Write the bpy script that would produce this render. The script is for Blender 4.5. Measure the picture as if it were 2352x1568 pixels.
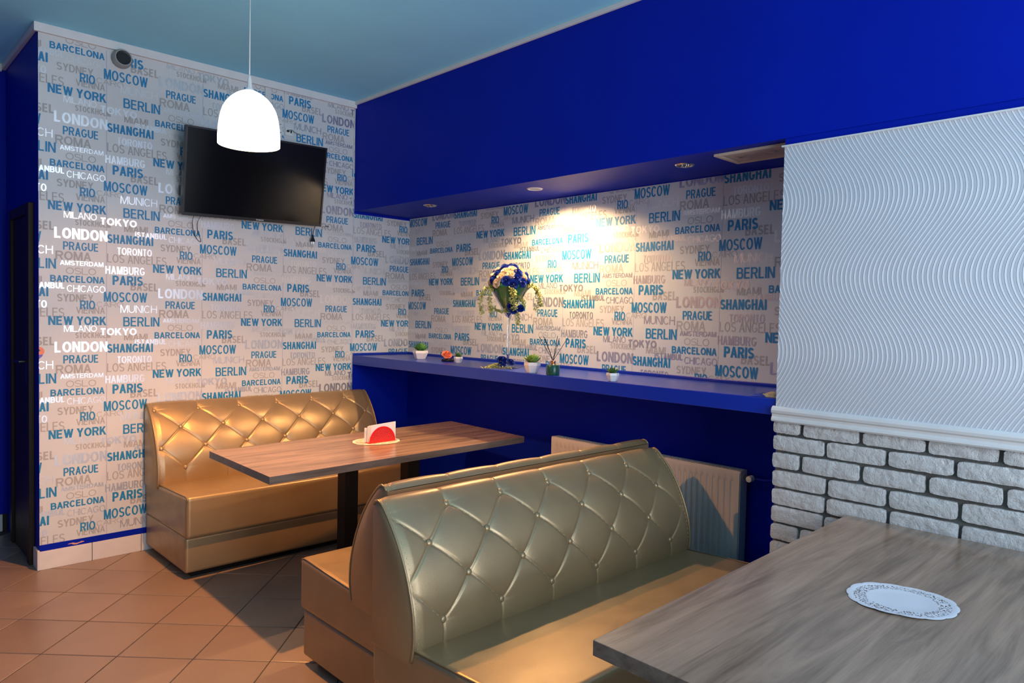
import bpy, bmesh, math, random
from mathutils import Vector, Matrix
import numpy as np

for _o in list(bpy.data.objects):
    bpy.data.objects.remove(_o, do_unlink=True)
SC = bpy.context.scene
COL = SC.collection
PI = math.pi

# ------------------------------------------------------------------ camera
def make_camera():
    yaw, pit, rol = 0.7619, 0.0365, 0.0208
    cy, sy = math.cos(yaw), math.sin(yaw)
    fwd = Vector((math.cos(pit) * sy, math.cos(pit) * cy, -math.sin(pit)))
    right = Vector((cy, -sy, 0)); up = right.cross(fwd)
    c, s = math.cos(rol), math.sin(rol)
    r2 = c * right + s * up; u2 = -s * right + c * up
    cam = bpy.data.cameras.new('camera'); o = bpy.data.objects.new('camera', cam); COL.objects.link(o)
    m = Matrix.Identity(4)
    for i in range(3):
        m[i][0] = r2[i]; m[i][1] = u2[i]; m[i][2] = -fwd[i]
    m[0][3], m[1][3], m[2][3] = -2.8142, -4.6571, 1.4718
    o.matrix_world = m
    cam.sensor_width = 36.0; cam.lens = 1651.19 / 2352 * 36.0
    cam.clip_start = 0.05
    SC.camera = o
make_camera()

# ------------------------------------------------------------------ world, lights, exposure
SC.view_settings.view_transform = 'Standard'
SC.view_settings.look = 'None'
SC.view_settings.gamma = 1.0
SC.view_settings.use_curve_mapping = False
SC.view_settings.exposure = 0.0

W = bpy.data.worlds.new('world'); SC.world = W; W.use_nodes = True
W.node_tree.nodes['Background'].inputs[0].default_value = (0.62, 0.78, 1.0, 1)
W.node_tree.nodes['Background'].inputs[1].default_value = 0.6

def area(name, loc, direction, sx, sy, power, col, spread=None):
    l = bpy.data.lights.new(name, 'AREA'); l.shape = 'RECTANGLE'; l.size = sx; l.size_y = sy
    l.energy = power; l.color = col
    if spread: l.spread = spread
    o = bpy.data.objects.new(name, l); COL.objects.link(o); o.location = loc
    o.rotation_euler = Vector(direction).to_track_quat('-Z', 'Y').to_euler()
    return o
DAY = (0.79, 0.875, 1.0)
area('daylight_rear_window', (-1.45, -6.44, 1.52), (0, 1, 0.22), 2.5, 2.4, 160, DAY)
area('daylight_left_window', (-6.44, -3.4, 1.75), (1, 0, 0.30), 2.6, 1.6, 12, DAY)

def point(name, loc, power, col, rad):
    l = bpy.data.lights.new(name, 'POINT'); l.energy = power; l.color = col; l.shadow_soft_size = rad
    o = bpy.data.objects.new(name, l); COL.objects.link(o); o.location = loc
    return o
WARM = (1.0, 0.405, 0.098)
point('pendant_bulb_light', (-1.397, -1.39, 2.262), 30, WARM, 0.022)
_l = bpy.data.lights.new('pendant_reflector_light', 'SPOT'); _l.energy = 200; _l.color = WARM
_l.spot_size = math.radians(128); _l.spot_blend = 0.75; _l.shadow_soft_size = 0.022
_o = bpy.data.objects.new('pendant_reflector_light', _l); COL.objects.link(_o); _o.location = (-1.397, -1.39, 2.262)
_l = bpy.data.lights.new('niche_spot_light', 'SPOT'); _l.energy = 95; _l.color = (1.0, 0.62, 0.30)
_l.spot_size = math.radians(152); _l.spot_blend = 0.55; _l.shadow_soft_size = 0.02
_o = bpy.data.objects.new('niche_spot_light', _l); COL.objects.link(_o)
_o.location = (0.170, -1.695, 2.194)
_o.rotation_euler = Vector((0.12, 0.0, -1)).to_track_quat('-Z', 'Y').to_euler()

# ------------------------------------------------------------------ material helpers
class NT:
    def __init__(s, name):
        s.m = bpy.data.materials.new(name); s.m.use_nodes = True
        s.t = s.m.node_tree; s.n = s.t.nodes; s.l = s.t.links
        s.b = s.n['Principled BSDF']; s.out = s.n['Material Output']
    def node(s, typ, **kw):
        n = s.n.new(typ)
        for k, v in kw.items(): setattr(n, k, v)
        return n
    def link(s, a, b): s.l.new(a, b)
    def coord(s, scale=(1, 1, 1), kind='Object', rot=(0, 0, 0)):
        tc = s.node('ShaderNodeTexCoord'); mp = s.node('ShaderNodeMapping')
        mp.inputs['Scale'].default_value = scale; mp.inputs['Rotation'].default_value = rot
        s.link(tc.outputs[kind], mp.inputs['Vector']); return mp.outputs['Vector']
    def noise(s, vec, scale=5, detail=4, rough=0.5, dist=0):
        n = s.node('ShaderNodeTexNoise'); n.inputs['Scale'].default_value = scale
        n.inputs['Detail'].default_value = detail; n.inputs['Roughness'].default_value = rough
        n.inputs['Distortion'].default_value = dist
        s.link(vec, n.inputs['Vector']); return n.outputs['Fac']
    def ramp(s, fac, stops):
        r = s.node('ShaderNodeValToRGB'); e = r.color_ramp.elements
        while len(e) < len(stops): e.new(0.5)
        for i, (p, c) in enumerate(stops):
            e[i].position = p; e[i].color = (c[0], c[1], c[2], 1)
        s.link(fac, r.inputs['Fac']); return r.outputs['Color']
    def math(s, op, a, b=None):
        n = s.node('ShaderNodeMath', operation=op)
        for i, v in enumerate((a, b)):
            if v is None: continue
            if isinstance(v, (int, float)): n.inputs[i].default_value = v
            else: s.link(v, n.inputs[i])
        return n.outputs[0]
    def bump(s, h, strength=0.3, dist=0.01):
        b = s.node('ShaderNodeBump'); b.inputs['Strength'].default_value = strength
        b.inputs['Distance'].default_value = dist
        s.link(h, b.inputs['Height']); s.link(b.outputs['Normal'], s.b.inputs['Normal'])
    def set(s, col=None, rough=None, metal=None, spec=None, coat=None, trans=None, ior=None, emis=None, es=None, sheen=None):
        I = s.b.inputs
        if col is not None: I['Base Color'].default_value = (col[0], col[1], col[2], 1)
        if rough is not None: I['Roughness'].default_value = rough
        if metal is not None: I['Metallic'].default_value = metal
        if spec is not None: I['Specular IOR Level'].default_value = spec
        if coat is not None: I['Coat Weight'].default_value = coat
        if trans is not None: I['Transmission Weight'].default_value = trans
        if ior is not None: I['IOR'].default_value = ior
        if emis is not None: I['Emission Color'].default_value = (emis[0], emis[1], emis[2], 1)
        if es is not None: I['Emission Strength'].default_value = es
        return s

def plain(name, col, rough=0.5, metal=0.0, var=0.08, scale=8, bump=0.0, bscale=60, **kw):
    t = NT(name).set(rough=rough, metal=metal, **kw)
    v = t.coord()
    f = t.noise(v, scale, 4)
    lo = [c * (1 - var) for c in col]; hi = [min(1, c * (1 + var)) for c in col]
    t.link(t.ramp(f, [(0.3, lo), (0.7, hi)]), t.b.inputs['Base Color'])
    if bump: t.bump(t.noise(v, bscale, 3), bump, 0.004)
    return t.m

MT = {}
MT['paper'] = plain('wallpaper_ground', (0.60, 0.612, 0.610), 0.42, var=0.02, scale=3, bump=0.12, bscale=260)
def print_mat(name, col, rough, metal):
    t = NT(name).set(col=col, rough=rough, metal=metal)
    t.bump(t.noise(t.coord(), 420, 2), 0.12, 0.002)
    return t.m
MT['print_blue'] = print_mat('blue_print', (0.008, 0.205, 0.43), 0.5, 0.0)
MT['print_grey'] = print_mat('grey_print', (0.38, 0.37, 0.36), 0.6, 0.0)
MT['print_foil'] = print_mat('silver_foil_print', (0.70, 0.70, 0.71), 0.33, 0.82)
MT['blue'] = plain('blue_wall_paint', (0.0003, 0.0120, 0.35), 0.5, spec=0.10, var=0.05, scale=2, bump=0.10, bscale=90)
MT['shelfblue'] = plain('blue_shelf_paint', (0.003, 0.028, 0.37), 0.28, spec=0.6, var=0.05, scale=3, bump=0.08, bscale=90)
MT['ceiling'] = plain('ceiling_paint', (0.28, 0.71, 0.92), 0.8, var=0.03, scale=2, bump=0.15, bscale=160)
MT['white'] = plain('white_trim_paint', (0.66, 0.66, 0.65), 0.5, var=0.04, scale=12, bump=0.15, bscale=60)
MT['panelwhite'] = plain('white_wave_panel_paint', (0.56, 0.58, 0.62), 0.45, var=0.02, scale=6)
MT['basetile'] = plain('white_baseboard_tile', (0.68, 0.64, 0.60), 0.3, var=0.04, scale=10)
MT['dark'] = plain('dark_void', (0.01, 0.01, 0.012), 0.6)
MT['greywall'] = plain('plain_far_wall', (0.16, 0.18, 0.22), 0.8)
MT['black'] = plain('black_metal', (0.005, 0.005, 0.006), 0.5, spec=0.25)
MT['plasticblack'] = plain('black_plastic', (0.012, 0.012, 0.013), 0.3)
MT['whiteplastic'] = plain('white_plastic', (0.70, 0.70, 0.68), 0.35)
MT['greyplastic'] = plain('grey_plastic', (0.30, 0.31, 0.30), 0.45)
MT['grout'] = plain('grout', (0.045, 0.035, 0.028), 0.9)
MT['mortar'] = plain('mortar', (0.12, 0.12, 0.112), 0.95, bump=0.6, bscale=160)
MT['browndoor'] = plain('dark_brown_door', (0.022, 0.010, 0.006), 0.5, spec=0.2, var=0.25, scale=14)
MT['chrome'] = plain('dull_metal', (0.55, 0.55, 0.55), 0.25, 1.0)

def tile_mat():
    t = NT('floor_tile_glaze').set(rough=0.34)
    v = t.coord(); f = t.noise(v, 3.0, 6, 0.6); g = t.noise(v, 180, 2)
    oi = t.node('ShaderNodeObjectInfo')
    f2 = t.math('ADD', t.math('MULTIPLY', f, 0.7), t.math('MULTIPLY', oi.outputs['Random'], 0.3))
    c = t.ramp(f2, [(0.25, (0.235, 0.165, 0.12)), (0.75, (0.30, 0.215, 0.16))])
    mx = t.node('ShaderNodeMixRGB', blend_type='MULTIPLY'); mx.inputs[0].default_value = 0.35
    t.link(c, mx.inputs[1]); t.link(t.ramp(g, [(0.35, (0.7, 0.7, 0.7)), (0.6, (1, 1, 1))]), mx.inputs[2])
    t.link(mx.outputs[0], t.b.inputs['Base Color'])
    t.bump(g, 0.05, 0.002)
    return t.m
MT['tile'] = tile_mat()

def leather_mat():
    t = NT('champagne_leatherette').set(rough=0.38, metal=0.50, spec=0.6)
    v = t.coord()
    f = t.noise(v, 4, 5)
    t.link(t.ramp(f, [(0.3, (0.355, 0.248, 0.128)), (0.7, (0.405, 0.288, 0.152))]), t.b.inputs['Base Color'])
    vo = t.node('ShaderNodeTexVoronoi'); vo.inputs['Scale'].default_value = 420; t.link(v, vo.inputs['Vector'])
    n2 = t.noise(v, 22, 3)
    h = t.math('ADD', t.math('MULTIPLY', vo.outputs['Distance'], 0.25), t.math('MULTIPLY', n2, 0.6))
    t.bump(h, 0.16, 0.004)
    t.link(t.ramp(t.noise(v, 9, 4), [(0.3, (0.32,) * 3), (0.7, (0.43,) * 3)]), t.b.inputs['Roughness'])
    return t.m
MT['leather'] = leather_mat()
MT['stitch'] = plain('pale_thread', (0.55, 0.47, 0.33), 0.6)

def wood_mat(name, a, b, c, rough, cscale=(0.9, 9, 9)):
    t = NT(name).set(rough=rough, spec=0.35)
    v = t.coord(cscale)
    f = t.noise(v, 1.6, 5, 0.6, 0.9)
    fine = t.noise(t.coord((3, 120, 120)), 2.0, 3)
    h = t.math('ADD', t.math('MULTIPLY', f, 0.85), t.math('MULTIPLY', fine, 0.18))
    t.link(t.ramp(h, [(0.36, a), (0.52, b), (0.66, c)]), t.b.inputs['Base Color'])
    t.bump(fine, 0.05, 0.002)
    return t.m
MT['wood'] = wood_mat('walnut_laminate', (0.150, 0.102, 0.073), (0.265, 0.185, 0.133), (0.345, 0.240, 0.175), 0.22)
MT['woodedge'] = wood_mat('walnut_edge_band', (0.10, 0.080, 0.065), (0.17, 0.135, 0.11), (0.22, 0.18, 0.145), 0.35)

def brick_mat():
    t = NT('white_painted_brick').set(rough=0.62)
    v = t.coord()
    oi = t.node('ShaderNodeObjectInfo')
    ad = t.node('ShaderNodeVectorMath', operation='ADD'); t.link(v, ad.inputs[0])
    cx = t.node('ShaderNodeCombineXYZ'); t.link(t.math('MULTIPLY', oi.outputs['Random'], 50), cx.inputs[0])
    t.link(cx.outputs[0], ad.inputs[1]); v = ad.outputs[0]
    n1 = t.noise(v, 17, 8, 0.68, 0.25); n2 = t.noise(v, 60, 6, 0.7)
    ms = t.math('ABSOLUTE', t.math('SUBTRACT', n1, 0.5))
    vo = t.node('ShaderNodeTexVoronoi'); vo.inputs['Scale'].default_value = 38; vo.feature = 'SMOOTH_F1'; t.link(v, vo.inputs['Vector'])
    h = t.math('ADD', t.math('ADD', t.math('MULTIPLY', ms, -1.5), t.math('MULTIPLY', n2, 0.45)), t.math('MULTIPLY', vo.outputs['Distance'], 0.55))
    t.link(t.ramp(n2, [(0.25, (0.50, 0.50, 0.49)), (0.5, (0.64, 0.64, 0.63))]), t.b.inputs['Base Color'])
    t.bump(h, 0.85, 0.013)
    return t.m
MT['brick'] = brick_mat()

# ------------------------------------------------------------------ mesh builder
class MB:
    def __init__(s): s.v = []; s.f = []; s.mi = []; s.cur = 0
    def add(s, vs, fs):
        k = len(s.v); s.v.extend([tuple(p) for p in vs])
        for f in fs: s.f.append([i + k for i in f]); s.mi.append(s.cur)
        return s
    def box(s, a, b):
        x0, y0, z0 = a; x1, y1, z1 = b
        vs = [(x0, y0, z0), (x1, y0, z0), (x1, y1, z0), (x0, y1, z0), (x0, y0, z1), (x1, y0, z1), (x1, y1, z1), (x0, y1, z1)]
        return s.add(vs, [(0, 3, 2, 1), (4, 5, 6, 7), (0, 1, 5, 4), (1, 2, 6, 5), (2, 3, 7, 6), (3, 0, 4, 7)])
    def tube(s, pts, r, n=8, cap=True):
        pts = [Vector(p) for p in pts]; vs = []; fs = []
        rr = r if isinstance(r, (list, tuple)) else [r] * len(pts)
        prev = None
        for i, p in enumerate(pts):
            t = (pts[min(i + 1, len(pts) - 1)] - pts[max(i - 1, 0)]).normalized()
            if prev is None:
                a = t.orthogonal().normalized()
            else:
                a = (prev - t * prev.dot(t)).normalized()
            prev = a; b = t.cross(a)
            for k in range(n):
                an = 2 * PI * k / n
                vs.append(p + (a * math.cos(an) + b * math.sin(an)) * rr[i])
        for i in range(len(pts) - 1):
            for k in range(n):
                fs.append((i * n + k, i * n + (k + 1) % n, (i + 1) * n + (k + 1) % n, (i + 1) * n + k))
        if cap:
            fs.append(list(range(n))[::-1]); fs.append([(len(pts) - 1) * n + k for k in range(n)])
        return s.add(vs, fs)
    def lathe(s, prof, n=24, c=(0, 0, 0), axis='z', close=False, ph=0.0):
        vs = []; fs = []
        for r, z in prof:
            for k in range(n):
                an = 2 * PI * k / n + ph
                p = (r * math.cos(an), r * math.sin(an), z)
                if axis == 'x': p = (z, p[0], p[1])
                if axis == 'y': p = (p[0], z, p[1])
                vs.append((p[0] + c[0], p[1] + c[1], p[2] + c[2]))
        m = len(prof)
        rng = m if close else m - 1
        for i in range(rng):
            j = (i + 1) % m
            for k in range(n):
                q = (i * n + k, i * n + (k + 1) % n, j * n + (k + 1) % n, j * n + k)
                fs.append(q if axis != 'y' else q[::-1])
        if not close:
            if prof[0][0] > 1e-6: fs.append([k for k in range(n)][::-1] if axis != 'y' else [k for k in range(n)])
            if prof[-1][0] > 1e-6:
                e = [(m - 1) * n + k for k in range(n)]; fs.append(e if axis != 'y' else e[::-1])
        return s.add(vs, fs)
    def grid(s, P):
        nu = len(P); nv = len(P[0]); vs = [p for r in P for p in r]
        fs = [(i * nv + j, (i + 1) * nv + j, (i + 1) * nv + j + 1, i * nv + j + 1) for i in range(nu - 1) for j in range(nv - 1)]
        return s.add(vs, fs)
    def mesh(s, name, mats, smooth=False, bevel=0, seg=2, fixn=False, merge=0):
        me = bpy.data.meshes.new(name); me.from_pydata([tuple(p) for p in s.v], [], s.f)
        if not isinstance(mats, (list, tuple)): mats = [mats]
        for m in mats: me.materials.append(m)
        if len(mats) > 1: me.polygons.foreach_set('material_index', s.mi)
        if bevel or fixn or merge:
            bm = bmesh.new(); bm.from_mesh(me)
            if merge: bmesh.ops.remove_doubles(bm, verts=bm.verts, dist=merge)
            if bevel:
                ed = [e for e in bm.edges if len(e.link_faces) == 2 and e.calc_face_angle(0) > 0.5]
                bmesh.ops.bevel(bm, geom=ed, offset=bevel, segments=seg, affect='EDGES', profile=0.6)
            if fixn: bmesh.ops.recalc_face_normals(bm, faces=bm.faces)
            bm.to_mesh(me); bm.free()
        if smooth:
            me.polygons.foreach_set('use_smooth', [True] * len(me.polygons))
            if smooth != 'all':
                me.set_sharp_from_angle(angle=math.radians(smooth if smooth > 1 else 40))
        me.update(); return me
    def build(s, name, mats, parent=None, **kw):
        return put(name, s.mesh(name, mats, **kw), parent)

def put(name, me, parent=None, loc=None, rot=None, scale=None):
    o = bpy.data.objects.new(name, me); COL.objects.link(o)
    if parent: o.parent = parent
    if loc is not None: o.location = loc
    if rot is not None: o.rotation_euler = rot
    if scale is not None: o.scale = scale
    return o
def tag(o, label=None, cat=None, group=None, kind=None):
    if label: o['label'] = label
    if cat: o['category'] = cat
    if group: o['group'] = group
    if kind: o['kind'] = kind
    return o
def thing(name, label, cat, loc=(0, 0, 0), rz=0.0, group=None):
    o = bpy.data.objects.new(name, None); COL.objects.link(o); o.location = loc; o.rotation_euler = (0, 0, rz)
    o.empty_display_size = 0.1
    return tag(o, label, cat, group)
def struct(name, mb, mat, label, cat, **kw):
    o = mb.build(name, mat, **kw); return tag(o, label, cat, kind='structure')
def catmull(P, n):
    out = []
    P = [Vector(p) for p in P]
    for i in range(len(P) - 1):
        p0 = P[max(i - 1, 0)]; p1 = P[i]; p2 = P[i + 1]; p3 = P[min(i + 2, len(P) - 1)]
        for k in range(n):
            t = k / n
            out.append(0.5 * ((2 * p1) + (p2 - p0) * t + (2 * p0 - 5 * p1 + 4 * p2 - p3) * t * t + (3 * p1 - p0 - 3 * p2 + p3) * t ** 3))
    out.append(P[-1]); return out
def resample(P, n):
    P = [Vector(p) for p in P]; L = [0]
    for a, b in zip(P, P[1:]): L.append(L[-1] + (b - a).length)
    out = []
    for k in range(n + 1):
        t = L[-1] * k / n; i = 0
        while i < len(L) - 2 and L[i + 1] < t: i += 1
        f = (t - L[i]) / max(1e-9, L[i + 1] - L[i]); out.append(P[i].lerp(P[i + 1], f))
    return out, L[-1]

# ------------------------------------------------------------------ room dimensions (metres)
H = 3.0; XL = -1.97; DN = 0.497; ZS = 2.209; ZT = 1.152; ZB = 1.084; PY = -3.283
XW = -6.5; YR = -6.5; YF = 0.97

# ------------------------------------------------------------------ big structure
wall_back = struct('wall_back', MB().box((XL, 0, 0), (0.65, YF, H)), MT['blue'],
                   'wall block with city name wallpaper facing the booths and a blue painted end', 'wall')
wall_right = struct('wall_right', MB().box((DN, -3.6, 0), (0.65, 0, ZS)), MT['blue'],
                    'back wall of the niche, wallpapered above the shelf and dark blue below', 'wall')
pillar = struct('wall_right_pillar', MB().box((0.012, YR, 0), (0.65, PY, ZS)), MT['mortar'],
                'pillar wall right of the niche, wavy white panel above white bricks', 'wall')
beam = struct('ceiling_beam', MB().box((0, YR, ZS), (0.65, 0, H)), MT['blue'],
              'deep royal blue beam above the niche and the white panel', 'beam')
struct('wall_far_left', MB().box((XW, YF, 0), (XL, YF + 0.12, H)), MT['blue'],
       'blue wall beyond the passage at the far left', 'wall')
struct('ceiling', MB().box((XW, YR, H), (0.65, YF + 0.12, H + 0.1)), MT['ceiling'],
       'flat light blue painted ceiling', 'ceiling')
# unseen walls behind the camera, with their window openings
def wall_with_hole(name, horiz, a0, a1, h0, h1, w0, w1, label):
    mb = MB()
    segs = [((a0, 0), (h0, H)), ((h1, 0), (a1, H)), ((h0, 0), (h1, w0)), ((h0, w1), (h1, H))]
    for (p, z0), (q, z1) in segs:
        if horiz: mb.box((p, YR - 0.12, z0), (q, YR, z1))
        else: mb.box((XW - 0.12, p, z0), (XW, q, z1))
    return struct(name, mb, MT['greywall'], label, 'wall')
wall_with_hole('wall_rear', True, XW, 0.65, -2.75, -0.15, 0.25, 2.80, 'plain rear wall behind the viewer with a window opening')
wall_with_hole('wall_left', False, YR, YF, -4.75, -2.05, 0.85, 2.35, 'plain side wall behind the viewer with a window opening')
def window(name, horiz, h0, h1, w0, w1, label):
    fr = MB()
    def bx(p, q, z0, z1):
        if horiz: fr.box((p, YR - 0.09, z0), (q, YR - 0.03, z1))
        else: fr.box((XW - 0.09, p, z0), (XW - 0.03, q, z1))
    t = 0.06
    bx(h0, h0 + t, w0, w1); bx(h1 - t, h1, w0, w1); bx(h0, h1, w0, w0 + t); bx(h0, h1, w1 - t, w1)
    m = (h0 + h1) / 2; bx(m - t / 2, m + t / 2, w0, w1)
    struct(name, fr, MT['whiteplastic'], label, 'window')
window('window_1', True, -2.75, -0.15, 0.25, 2.80, 'white two-part window frame in the rear wall')
window('window_2', False, -4.75, -2.05, 0.85, 2.35, 'white two-part window frame in the side wall')

# ------------------------------------------------------------------ floor: diamond tiles
P_T = 0.3262
def floor():
    fl = struct('floor', MB().box((XW, YR, -0.12), (0.65, YF + 0.12, -0.003)), MT['grout'],
                'floor of brown ceramic tiles laid diagonally with dark joints', 'floor')
    g = 0.0042; h = (P_T - g) / 2; b = 0.003
    mb = MB()
    mb.add([(-h, -h, -0.006), (h, -h, -0.006), (h, h, -0.006), (-h, h, -0.006),
            (-h, -h, -0.0015), (h, -h, -0.0015), (h, h, -0.0015), (-h, h, -0.0015),
            (-h + b, -h + b, 0), (h - b, -h + b, 0), (h - b, h - b, 0), (-h + b, h - b, 0)],
           [(0, 1, 5, 4), (1, 2, 6, 5), (2, 3, 7, 6), (3, 0, 4, 7), (4, 5, 9, 8), (5, 6, 10, 9), (6, 7, 11, 10), (7, 4, 8, 11), (8, 9, 10, 11)])
    me = mb.mesh('floor_tile', MT['tile'])
    o1, o2 = -1.3625, -1.0588      # grout line offsets along (1,1)/sqrt2 and (1,-1)/sqrt2
    s2 = math.sqrt(0.5); rest = []
    for i in range(-22, 24):
        for j in range(-22, 24):
            a = o1 + (i + 0.5) * P_T; c = o2 + (j + 0.5) * P_T
            x = (a + c) * s2; y = (a - c) * s2
            if not (XW + 0.24 < x < 0.62 and YR + 0.24 < y < YF - 0.2): continue
            if x > XL + 0.24 and y > 0.24: continue
            if -3.2 < x < 0.45 and -4.2 < y < 0.9:
                put('floor_tile', me, fl, (x, y, 0), (0, 0, PI / 4))
            else: rest.append((x, y))
    ms = MB(); R = Matrix.Rotation(PI / 4, 3, 'Z')
    for x, y in rest:
        ms.add([R @ Vector(p) + Vector((x, y, 0)) for p in mb.v], mb.f)
    tag(ms.build('floor_tiles_beyond', MT['tile'], fl), kind='stuff')
floor()

# ------------------------------------------------------------------ trims
def cornice():
    c = 0.022
    struct('trim_1', MB().box((XL - c, -c, H - 0.048), (0, 0, H)), MT['white'], 'white cornice strip along the top of the wallpaper', 'trim', bevel=0.003)
    struct('trim_2', MB().box((-0.018, YR, H - 0.024), (0, -c, H)), MT['white'], 'thin pale cornice strip between ceiling and blue beam', 'trim', bevel=0.003)
    struct('trim_3', MB().box((XL - c, 0, H - 0.035), (XL, YF, H)), MT['white'], 'pale cornice strip above the blue wall end', 'trim', bevel=0.003)
    struct('trim_4', MB().box((XW, YF - c, H - 0.048), (XL - c, YF, H)), MT['white'], 'white cornice strip on the far left wall', 'trim', bevel=0.003)
cornice()

def baseboard():
    root = struct('baseboard_back', MB().box((XL - 0.004, -0.003, 0), (0.0, 0, 0.103)), MT['grout'], 'white tiled baseboard under the wallpaper', 'baseboard')
    xs = [-1.976, -1.712, -1.449, -1.186, -0.923, -0.66, -0.397, -0.134, -0.001]
    for a, b in zip(xs, xs[1:]):
        MB().box((a + 0.0015, -0.011, 0.0), (b - 0.0015, -0.001, 0.103)).build('baseboard_tile', MT['basetile'], root, bevel=0.001, seg=1)
    # end tile wrapping the corner
    MB().box((XL - 0.012, -0.010, 0), (XL, 0.10, 0.110)).build('baseboard_tile', MT['basetile'], root, bevel=0.001, seg=1)
    st = MB().box((XL, -0.0016, 0.103), (0, 0, 0.138))
    tag(st.build('painted_stripe', MT['blue'], root), 'hand painted blue stripe above the tiles')
    mb = MB(); random.seed(4)
    P = []
    for k in range(20):
        t = k / 19; x = -1.835 + 0.085 * t; w = 0.005 * math.sin(PI * t) ** 0.5 * (0.6 + 0.6 * random.random())
        P.append([(x, -0.0022, 0.116 + 0.003 * math.sin(t * 9) + w), (x, -0.0022, 0.116 + 0.003 * math.sin(t * 9) - w)])
    tag(mb.grid(P).build('paint_chip', plain('bare_pink_plaster', (0.62, 0.28, 0.22), 0.8), root), 'chip showing pink plaster')
    r2 = struct('baseboard_far_left', MB().box((XW, YF - 0.003, 0), (XL, YF, 0.11)), MT['grout'], 'white tiled baseboard under the far left blue wall', 'baseboard')
    x = -2.055
    MB().box((x, YF - 0.012, 0), (XL - 0.03, YF - 0.001, 0.11)).build('baseboard_tile', MT['basetile'], r2)
    for k in range(5):
        MB().box((x - 0.263, YF - 0.012, 0), (x - 0.003, YF - 0.001, 0.11)).build('baseboard_tile', MT['basetile'], r2); x -= 0.263
baseboard()

# ------------------------------------------------------------------ wallpaper
# word, u offset in strip, width, baseline z (for an even strip), cap height, weight, ink
WORDS = [('SHANGHAI', .0023, .2508, 1.8425, .0513, 3, 'b'), ('TORONTO', .0546, .1911, 1.7785, .0422, 2, 's'),
 ('LOS ANGELES', .0023, .3274, 1.7299, .0500, 1, 'g'), ('HAMBURG', -.0070, .2140, 1.6630, .0462, 2, 's'),
 ('PARIS', .0312, .1646, 1.6006, .0548, 3, 'b'), ('BASEL', .1274, .1552, 1.5708, .0473, 3, 'g'),
 ('MOSCOW', -.0143, .2342, 1.5013, .0581, 1.6, 'b'), ('MUNICH', .0729, .2024, 1.4385, .0455, 0.6, 's'),
 ('BERLIN', .0882, .2016, 1.3580, .0561, 1.8, 'b'), ('TOKYO', -.0346, .1965, 1.3059, .0422, 4, 's'),
 ('MIAMI', .0921, .1307, 1.2755, .0394, 2.4, 'g'), ('\u0130STANBUL', .1512, .1810, 1.2489, .0330, 3.5, 's'),
 ('CHICAGO', .3416, .1948, 1.8714, .0379, 0.5, 's'), ('SYDNEY', .2938, .1804, 1.1776, .0424, 2.4, 'g'),
 ('RIO', .4070, .0767, 1.1358, .0499, 1.8, 'b'), ('CAIRO', .4906, .1402, 1.1503, .0308, 0.5, 'g'),
 ('VIENNA', .3868, .1475, 1.7494, .0380, 2.0, 'g'), ('NEW YORK', .2520, .2892, 1.6839, .0493, 3, 'b'),
 ('MILANO', .3269, .1653, 1.6457, .0363, 0.8, 's'), ('STOCKHOLM', .3831, .1805, 1.6096, .0318, 2.4, 'g'),
 ('LONDON', .2812, .2663, 1.5300, .0600, 3, 's'), ('PRAGUE', .3238, .1774, 1.4674, .0462, 1.8, 'b'),
 ('ROMA', .2866, .1770, 1.4107, .0490, 2.6, 'g'), ('AMSTERDAM', .3086, .2175, 1.3816, .0261, 2.6, 's'),
 ('OSLO', .3371, .1511, 1.3321, .0377, 0.8, 'g'), ('BARCELONA', .2615, .2706, 1.2855, .0378, 3, 'b')]
REP = 0.6385; SW = 0.5425; SEAM0 = -1.635
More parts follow.
